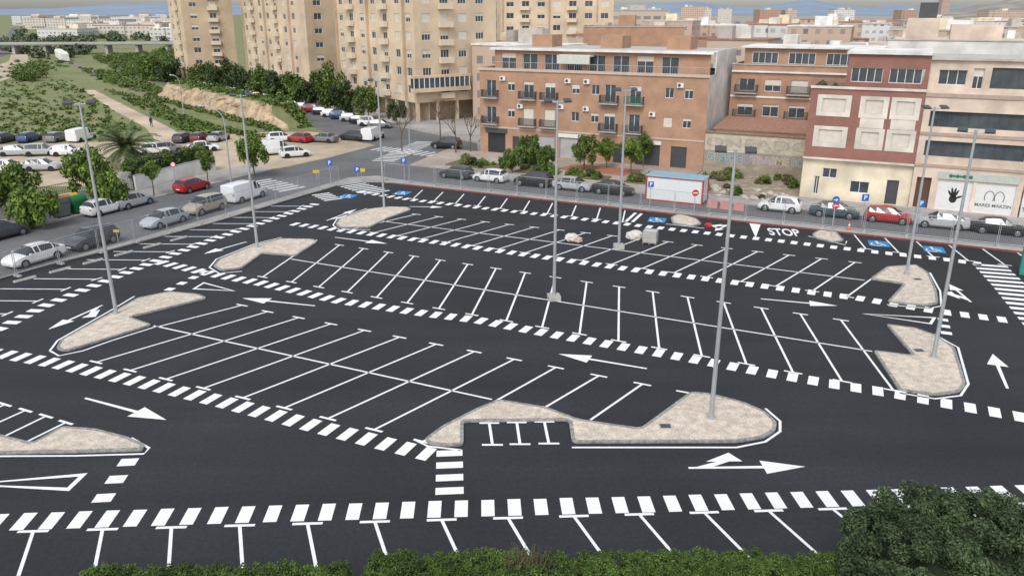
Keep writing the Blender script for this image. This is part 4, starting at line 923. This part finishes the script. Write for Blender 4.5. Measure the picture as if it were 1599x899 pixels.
def ranks(d0s,wid,hmin,hmax,name):
    for d0,step in d0s:
        s=-60
        while s<1500:
            w=random.uniform(.45,1.1)*wid*step/24; p=S(s,d0+random.uniform(-5,5)*step/24); u=UOF(p); u2=UOF(p+e1*w)
            if u>1660: break
            if u2>755 and u<1640 and not((p-Vector((15,232,0))).length<38) and not((p-Vector((22,158,0))).length<22) and p.y>118 and random.random()<.93:
                hh=random.uniform(hmin,hmax)+(random.random()<.10)*random.uniform(2,8)*(d0>150)
                if p.y<150: hh=min(hh,13)
                i=random.choice([0,0,1,2,2,3,4,5])
                farblock(p,R26+random.uniform(-.12,.12)+random.choice([0,0,0,.5])*(d0>200),w,step*random.uniform(.4,.66),hh,i,'%s flat-roofed building in the %s'%(FN[i],name),'%s buildings in the %s'%(FN[i],name))
            s+=w+random.choice([.5,.5,3,8])*step/24
ranks([(52,22),(78,24),(106,26),(136,28)],20,8.,13.5,'nearest rows of the city')
ranks([(170,28),(202,30),(236,34),(274,38)],18,8,15,'middle rows of the city')
ranks([(318,42),(368,48),(425,56),(500,68),(590,82),(700,100),(850,130)],17,7,14,'far city below the hills')
for i,(u,v,wpx,h) in enumerate([(1062,40,34,26),(1090,38,18,24),(1185,40,30,22),(1300,40,30,22),(965,42,50,22),(880,40,24,23),(1540,44,50,20),(1120,36,20,24),(1405,42,22,21),(1010,38,20,24),(1225,40,16,21)]):
    p=P(u,v); farblock(p,random.uniform(-.3,.1),wpx/F*p.y,30,h,i%6,'tall distant housing slab breaking the skyline at the right','tall distant slabs on the skyline')
p=P(1467,32); farblock(p,0,12/F*p.y,20,18.5+p.y*22/F,5,'slender distant high-rise tower standing alone on the skyline',None)
for i,(u,v,wpx,h) in enumerate([(40,46,60,12),(105,48,80,11),(175,46,50,13),(215,48,60,12),(150,60,90,9),(235,64,45,8),(20,40,30,13),(90,39,60,13),(190,38,90,12),(60,62,60,7),(240,41,40,14),(120,54,50,9),(200,55,40,10),(745,70,20,16),(752,55,18,18)]):
    p=P(u,v); farblock(p,random.uniform(-.15,.15),wpx/F*p.y,max(18,p.y*.06),h,3 if i%4 else 1,'white distant warehouse beyond the motorway','distant warehouses beyond the motorway')
cl=[]
scat([(20,52),(270,48),(275,70),(30,72)],80,2.5,4.5,.6)
scat([(745,90),(775,88),(775,66),(745,68)],22,3,5,.7)
scat([(0,66),(140,62),(150,90),(60,92),(0,78)],50,2,4,.5)
scat([(760,60),(1599,52),(1599,42),(760,46)],50,3,6,.7)
o=link('tree_belt',leafcloud('tree_belt',cl,26000,.9,leafmat('far_leaf',(.055,.08,.045),(.12,.15,.08)),.8)); tag(o,'dark belts of distant trees around the motorway','tree belt',None,'stuff')
t=thing('road_overpass','long low concrete overpass crossing the fields at the far left','bridge'); a=P(-60,86);c=P(278,84)
b=MB(); d=(c-a); L=d.length; T=Matrix.Translation(a)@Matrix.Rotation(math.atan2(d.y,d.x),4,'Z'); b.T=T; b.box(0,L,0,9,4.0,4.9); b.box(0,L,-.3,-.002,4.4,5.5); b.build('deck',conc,t)
for k in range(7):
    b=MB(); b.T=T; b.box(8+k*L/7,9.2+k*L/7,1,8,0,4.0); b.build('pier',conc,t)
t=thing('passenger_train','short white and grey train on the railway beneath the overpass','train',P(103,97),math.atan2((P(106,92)-P(150,118)).y,(P(106,92)-P(150,118)).x))
for k in range(2):
    b=MB(); b.add([(k*19,-1.4,.4),(k*19+18,-1.4,.4),(k*19+18,1.4,.4),(k*19,1.4,.4),(k*19,-1.4,3.),(k*19+18,-1.4,3.),(k*19+18,1.4,3.),(k*19,1.4,3.),(k*19+.5,-1,3.7),(k*19+17.5,-1,3.7),(k*19+17.5,1,3.7),(k*19+.5,1,3.7)],[(0,1,5,4),(1,2,6,5),(2,3,7,6),(3,0,4,7),(4,5,9,8),(5,6,10,9),(6,7,11,10),(7,4,8,11),(8,9,10,11)]); b.m=1
    b.box(k*19+.8,k*19+17.2,-1.42,-1.401,1.7,2.5); b.box(k*19+18,k*19+18.02,-1.1,1.1,1.6,2.6); b.build('carriage',[white,glassm],t)
a_=[(236,152),(270,160),(310,170),(350,181),(400,193),(445,206)]; b=MB(); pts=[]
for (u0,v0),(u1,v1) in zip(a_,a_[1:]):
    for k in range(10): f=k/10; pts.append(P(u0+(u1-u0)*f,v0+(v1-v0)*f))
n=len(pts); rows_=9; bd=Vector((.5,.86,0))
for j in range(rows_):
    f=j/(rows_-1)
    for i,p in enumerate(pts):
        hh=3.4*min(1,i/5,(n-1-i)/6)
        z=hh*min(1,f*1.35); off=f*2.2 if f<.75 else 1.65+(f-.75)*26
        nz=noise.noise(Vector((p.x*.35,p.y*.35,f*4)))
        if f>=.99: z=max(0,z-.4)
        b.v.append(tuple(p+bd*(off+nz*1.0)+Vector((0,0,max(0,z+nz*.5 if f>0 else 0)))))
for j in range(rows_-1):
    for i in range(n-1): b.f.append([j*n+i,j*n+i+1,(j+1)*n+i+1,(j+1)*n+i]); b.mi.append(0 if j<6 else 1)
struct(b.build('earth_bank',[cliffm,grass]))
cl=[]
for i in range(n):
    p=pts[i]
    for _ in range(2): r=random.uniform(.5,1.2); q=p+bd*random.uniform(2.5,7); cl.append((np.array([q.x,q.y,3.4*min(1,i/5,(n-1-i)/6)+.2]),r))
    q=p-bd*random.uniform(.3,2); cl.append((np.array([q.x,q.y,.3]),random.uniform(.5,1.)))
o=link('bank_scrub',leafcloud('bank_scrub',cl,15000,.25,lf1,.8)); tag(o,'scrubby bushes along the top and foot of the earth bank','scrub',None,'stuff')
def ridge(name,prof,dist,mat,rough):
    b=MB(); us=np.linspace(prof[0][0],prof[-1][0],300); rows_=6
    for j in range(rows_):
        f=j/(rows_-1)
        for u in us:
            v=np.interp(u,[p[0] for p in prof],[p[1] for p in prof]); D=dist*(.72+.28*f); z=H+(19.5-v)*CP*CP/F*dist
            z=z*(f**.8)*(1+rough*noise.noise(Vector((u*.03,f*3,dist)))*(.3+.7*f))
            b.v.append(((u-799.5)/F*D*CP,D,max(-2,z) if j else -5))
    m_=len(us)
    for j in range(rows_-1):
        for i in range(m_-1): b.f.append([j*m_+i,j*m_+i+1,(j+1)*m_+i+1,(j+1)*m_+i]); b.mi.append(0)
    struct(b.build(name,mat))
hz=M('hazy_hill',(.20,.26,.35),1.,.1,.002); hz2=M('rocky_hill',(.27,.25,.22),1.,.3,.01,scale2=.03)  # bluish distance haze is put into the far hill colour
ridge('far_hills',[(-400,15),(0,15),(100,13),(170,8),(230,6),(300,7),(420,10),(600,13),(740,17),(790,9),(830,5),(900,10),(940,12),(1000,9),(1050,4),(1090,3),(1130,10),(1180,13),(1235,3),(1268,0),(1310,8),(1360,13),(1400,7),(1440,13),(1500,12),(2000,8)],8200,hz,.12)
ridge('rocky_hills',[(1400,22),(1450,18),(1500,14),(1530,7),(1560,1),(1600,-3),(1700,-12),(1950,0)],2400,hz2,.2)
# ---------------------------------------------------------------- left wall, hedge, bins
t=thing('railed_boundary_wall','white boundary wall with dark railings along the left pavement','wall',LS(-42,17.2),math.pi/2+R26)
bx('wall',white,t,0,48,0,.25,0,1.2)
b=MB()
for i in range(240): b.box(i*.2,i*.2+.03,.1,.13,1.2,2.3)
b.box(0,48,.095,.135,2.25,2.3); b.build('railings',dgrey,t)
t=thing('slatted_gate','white slatted gate between boundary wall and hedge','gate',LS(6.2,17.2),math.pi/2+R26); b=MB()
for i in range(14): b.box(i*.17,i*.17+.09,0,.05,.2,2.2)
b.box(0,2.4,.05,.1,.3,.4); b.box(0,2.4,.05,.1,1.9,2.); b.build('slats',wframe,t)
WA=P(214,299);WB=P(338,266); wd=WB-WA; wl_=wd.length; wz=math.atan2(wd.y,wd.x)
t=thing('boundary_wall','plain white wall in front of the tall dark hedge','wall',WA,wz); bx('wall',white,t,0,wl_,0,.25,0,1.7); bx('coping',conc,t,-.03,wl_+.03,-.03,.28,1.7,1.77)
cs=[(np.array([random.uniform(0,wl_),random.uniform(.5,1.7),random.uniform(.4,3.2)]),.4) for _ in range(300)]
t=thing('tall_hedge','tall dark hedge behind the plain white wall','hedge',WA,wz); link('foliage',leafcloud('foliage',cs,30000,.12,lf1),t); bx('dark_core',hin,t,.2,wl_-.2,.55,1.6,0,3.0)  # solid dark core behind the leaves stands in for the hedge's shaded inside
for i,(u,mt,lb) in enumerate([(97,M('bin_grey',(.12,.15,.13),.6,.1),'grey green waste container left of the yellow lidded one'),(124,green,'green waste container beside the leftmost lamp post'),(112,yellow,'yellow recycling container behind the green one'),(100,M('bin_orange',(.5,.18,.08),.6,.1),'orange recycling container behind the grey one')]):
    q=12.9+(i//2)*1.2; t=thing('waste_container',lb,'waste container',LS(a_for(u,q),q,.14),math.pi/2+R26); b=MB()
    b.add([(-.6,-.45,.12),(.6,-.45,.12),(.6,.45,.12),(-.6,.45,.12),(-.75,-.55,1.25),(.75,-.55,1.25),(.75,.55,1.25),(-.75,.55,1.25)],[(0,1,5,4),(1,2,6,5),(2,3,7,6),(3,0,4,7),(3,2,1,0)]); b.build('bin_body',mt,t)
    b=MB(); b.cyl((-.76,0,1.25),(.76,0,1.25),.5,.5,16); b.build('lid',mt if i else dgrey,t)
    for sx in (-.5,.5):
        b=MB(); b.cyl((sx-.05,-.35,.12),(sx+.05,-.35,.12),.12,.12,10); b.build('wheel',rubber,t)
# ---------------------------------------------------------------- signs
def sign(pos,h,shape,col,lb,sym=None,face=0,sz=.32):
    t=thing('road_sign',lb,'road sign',pos,face); b=MB(); b.cyl((0,0,0),(0,0,h+sz*.5),.035,.035,8); b.build('post',steel,t); b=MB()
    if shape=='sq': b.box(-sz,sz,-.06,-.04,h-sz,h+sz)
    elif shape=='rect': b.box(-sz,sz,-.06,-.04,h-sz*.45,h+sz*.45)
    else: b.cyl((0,-.04,h),(0,-.06,h),sz,sz,24)
    b.build('plate',col,t)
    if sym=='bar': bx('symbol',wframe,t,-sz*.7,sz*.7,-.066,-.062,h-sz*.16,h+sz*.16)
    elif sym=='arrow': b=MB(); b.box(-sz*.55,sz*.1,-.066,-.062,h-.05,h+.05); b.add([(sz*.1,-.064,h-.16),(sz*.6,-.064,h),(sz*.1,-.064,h+.16)],[(0,1,2)]); b.build('symbol',wframe,t)
    elif sym=='disc': b=MB(); b.cyl((0,-.061,h),(0,-.066,h),sz*.72,sz*.72,20); b.build('symbol',wframe,t)
    elif sym: text_obj(sym,sz*1.7,'symbol',wframe,t,(0,-.068,h),(math.pi/2,0,0),1,1,.02)
sign(P(517,290),2.6,'sq',blue,'blue P parking sign furthest left, near the corner of the car park','P')
sign(P(560,297),2.3,'sq',blue,'blue P parking sign second from the left at the rear corner','P')
sign(P(632,288),2.7,'sq',blue,'blue P parking sign near the rear left lamp post','P')
sign(P(1014,330),2.7,'sq',blue,'blue P parking sign beside the site cabin','P',0,.28)
sign(P(1345,350),2.5,'sq',blue,'blue P parking sign behind the rear right bays','P')
sign(P(1431,362),2.6,'sq',blue,'blue P parking sign furthest right','P')
sign(P(1083,338),2.3,'ro',red,'red no entry sign in front of the site cabin','bar')
sign(P(1297,372),3.4,'ro',blue,'round blue arrow sign on the tiny exit island','arrow')
sign(P(1299,362),2.4,'ro',red,'red no entry sign behind the tiny exit island','bar')
sign(P(495,284),1.2,'rect',yellow,'yellow board at the rear left corner fence',None,0,.4)
sign(P(565,283),1.3,'rect',yellow,'yellow board on the fence near the disabled bay',None,0,.45)
sign(P(185,380),1.1,'rect',yellow,'small yellow board on the left fence',None,0,.25)
sign(P(275,290),2.4,'ro',red,'round red and white sign on the far left pavement','disc')
t=thing('site_cabin','white site office cabin with red frame and pale blue roof','cabin',S(25.9,4.9,.022),R26)
bx('wall_panels',M('cabin_white',(.66,.68,.68),.5,.04,3.),t,.1,5.9,.08,2.35,.15,2.5)
b=MB()
for x in (0,5.85):
    for y in (0,2.3): b.box(x,x+.15,y,y+.14,0,2.6)
for y in (0.005,2.305): b.box(.15,5.85,y,y+.13,0,.16); b.box(.15,5.85,y,y+.13,2.45,2.6)
b.box(-.01,.0,.14,2.3,0,.3); b.build('frame',M('cabin_red',(.35,.05,.04),.5,.08),t)
b=MB()
for k in range(30): b.box(.0+k*.2,.12+k*.2,-.03,2.47,2.602,2.66)
b.box(0,6,-.03,2.47,2.56,2.602); b.build('roof',M('cabin_roof',(.33,.5,.6),.5,.08,2.),t)
bx('window',glassm,t,-.012,.095,.5,1.2,1.0,1.9); bx('notice',wframe,t,.8,1.2,.06,.078,.9,2.0)
bpk=M('barrier_pink',(.5,.25,.22),.6,.1)
for k in range(3):
    o=MB(); o.box(-.55,.55,-.2,.2,0,.2); o.box(-.5,.5,-.12,.12,.2,.8); x=o.build('plastic_barrier',bpk,None,S(33.+k*1.3,4.6,.02)); x.rotation_euler=(0,0,R26); tag(x,'faded red plastic road barrier right of the site cabin','barrier','barriers beside the site cabin')
def sack(p,r,lb,mt):
    bm=bmesh.new(); bmesh.ops.create_icosphere(bm,subdivisions=3,radius=1)
    for v in bm.verts:
        f=1+.28*noise.noise(v.co*2.2+Vector((p.x,0,0)))+.1*noise.noise(v.co*6); v.co=Vector((v.co.x*r*f*1.2,v.co.y*r*f,max(-.55,v.co.z)*r*.8*f+r*.42))
    me=bpy.data.meshes.new('sack'); bm.to_mesh(me); bm.free(); me.materials.append(mt); smooth(me); o=link('builders_sack',me,None,(p.x,p.y,.03)); tag(o,lb,'sack')
sk=M('sack_cloth',(.6,.56,.52),.9,.15,3.,.5)
sack(P(893,376),.5,'white crumpled sack left of the rear concrete lamp base',sk); sack(P(902,378),.35,'small pinkish bundle touching the white crumpled sack',M('pinkish',(.5,.36,.32),.9,.2,3.)); sack(P(991,373),.62,'large pale sack beside the white liquid tote',sk)
sack(P(1106,354),.28,'small red bag beside the tiny rear island',red)
t=thing('liquid_tote','caged white plastic liquid tote standing on a pallet','tote',P(1015,380)+Vector((0,0,.03)),-.35)
b=MB()
for x in (-.6,-.06,.48): b.box(x,x+.12,-.5,.5,0,.1)
for y in (-.5,-.2,.1,.38): b.box(-.6,.6,y,y+.12,.1,.14)
b.build('pallet',M('pallet_wood',(.25,.17,.1),.9,.2,4.),t); b=MB(); b.box(-.55,.55,-.45,.45,.15,1.1); b.cyl((0,0,1.1),(0,0,1.16),.12,.12,12); b.build('tank',M('tote_plastic',(.5,.5,.47),.4,.08),t); b=MB()
for i in range(9):
    x=-.58+i*.145; b.cyl((x,-.48,.14),(x,-.48,1.12),.013,.013,5); b.cyl((x,.48,.14),(x,.48,1.12),.013,.013,5)
for z in (.35,.6,.85,1.12):
    for y in (-.48,.48): b.cyl((-.6,y,z),(.6,y,z),.013,.013,5)
    for x in (-.58,.58): b.cyl((x,-.48,z),(x,.48,z),.013,.013,5)
b.build('cage',steel,t)
t=thing('traffic_cone','orange traffic cone behind the rear right bays','traffic cone',P(1325,360)+Vector((0,0,.14))); b=MB(); b.box(-.2,.2,-.2,.2,0,.04); b.cyl((0,0,.04),(0,0,.7),.14,.03,14); b.build('cone_body',M('cone_orange',(.6,.12,.03),.5,.05),t); b=MB(); b.cyl((0,0,.32),(0,0,.48),.105,.078,14); b.build('reflective_band',wframe,t)
t=thing('portable_toilet','green portable cabin cut by the right edge of the picture','portable toilet',P(1604,428)+Vector((0,0,.03)),-.5); bx('cabin_body',M('toilet_green',(.02,.25,.2),.5,.08),t,-.55,.55,-.55,.55,0,2.1); bx('door',M('toilet_door',(.03,.3,.24),.5,.08),t,-.35,.35,-.58,-.55,.1,1.95); b=MB(); b.add([(-.58,-.58,2.1),(.58,-.58,2.1),(.58,.58,2.1),(-.58,.58,2.1),(0,0,2.4)],[(0,1,4),(1,2,4),(2,3,4),(3,0,4)]); b.build('roof',wframe,t)
def person(pos,yaw,lb):
    t=thing('person',lb,'person',pos,yaw)
    V=[(0,0,.95),(0,0,1.2),(0,0,1.42),(0,0,1.52),(0,0,1.66),(.0,.19,1.4),(.05,.24,1.12),(.16,.22,.9),(0,-.19,1.4),(-.08,-.24,1.14),(-.02,-.25,.9),(.0,.09,.9),(.14,.1,.5),(.1,.1,.06),(.24,.1,.03),(0,-.09,.9),(-.1,-.1,.5),(-.3,-.1,.1),(-.18,-.1,.03)]
    E=[(0,1),(1,2),(2,3),(3,4),(2,5),(5,6),(6,7),(2,8),(8,9),(9,10),(0,11),(11,12),(12,13),(13,14),(0,15),(15,16),(16,17),(17,18)]
    Rd=[.15,.14,.13,.06,.1,.065,.05,.035,.065,.05,.035,.1,.07,.045,.04,.1,.07,.045,.04]
    me=bpy.data.meshes.new('body'); me.from_pydata(V,E,[]); o=link('body',me,t); sk_=o.modifiers.new('s','SKIN'); 
    for i,r in enumerate(Rd): me.skin_vertices[0].data[i].radius=(r,r)
    me.skin_vertices[0].data[0].use_root=True; o.modifiers.new('u','SUBSURF').levels=1
    me.materials.append(M('dark_clothes',(.02,.022,.03),.9,.2)); bm=bmesh.new(); bmesh.ops.create_icosphere(bm,subdivisions=2,radius=.105); mh=bpy.data.meshes.new('hair'); bm.to_mesh(mh); bm.free(); mh.materials.append(black); link('hair',mh,t,(-.02,0,1.69))
try: person(P(237,199)+Vector((0,0,.03)),2.2,'person in dark clothes walking along the dirt path')
except Exception as ex: print('person',ex)
# ---------------------------------------------------------------- camera, light
cam=bpy.data.cameras.new('camera'); co=bpy.data.objects.new('camera',cam); COL.objects.link(co); co.location=(0,0,H); co.rotation_euler=(math.pi/2-PT,0,0)
cam.sensor_width=36; cam.lens=36*F/1599; cam.clip_end=20000; bpy.context.scene.camera=co
w=bpy.data.worlds.new('World'); bpy.context.scene.world=w; w.use_nodes=True; nt=w.node_tree; bg=nt.nodes['Background']
sk_=nt.nodes.new('ShaderNodeTexSky'); sk_.sky_type='NISHITA'; sk_.sun_disc=False; sk_.sun_elevation=math.radians(50); sk_.sun_rotation=math.radians(200); sk_.dust_density=2; sk_.air_density=1.2
hs=nt.nodes.new('ShaderNodeHueSaturation'); hs.inputs['Saturation'].default_value=.35; hs.inputs['Value'].default_value=1.35; nt.links.new(sk_.outputs[0],hs.inputs['Color']); nt.links.new(hs.outputs[0],bg.inputs[0]); bg.inputs[1].default_value=.15
sn=bpy.data.lights.new('sun','SUN'); sn.energy=1.5; sn.angle=math.radians(20); sn.color=(1,.97,.93); so=bpy.data.objects.new('sun',sn); COL.objects.link(so)
so.rotation_euler=(math.radians(40),0,math.radians(-20))
sc=bpy.context.scene; sc.view_settings.view_transform='Standard'; sc.view_settings.look='None'; sc.view_settings.exposure=0
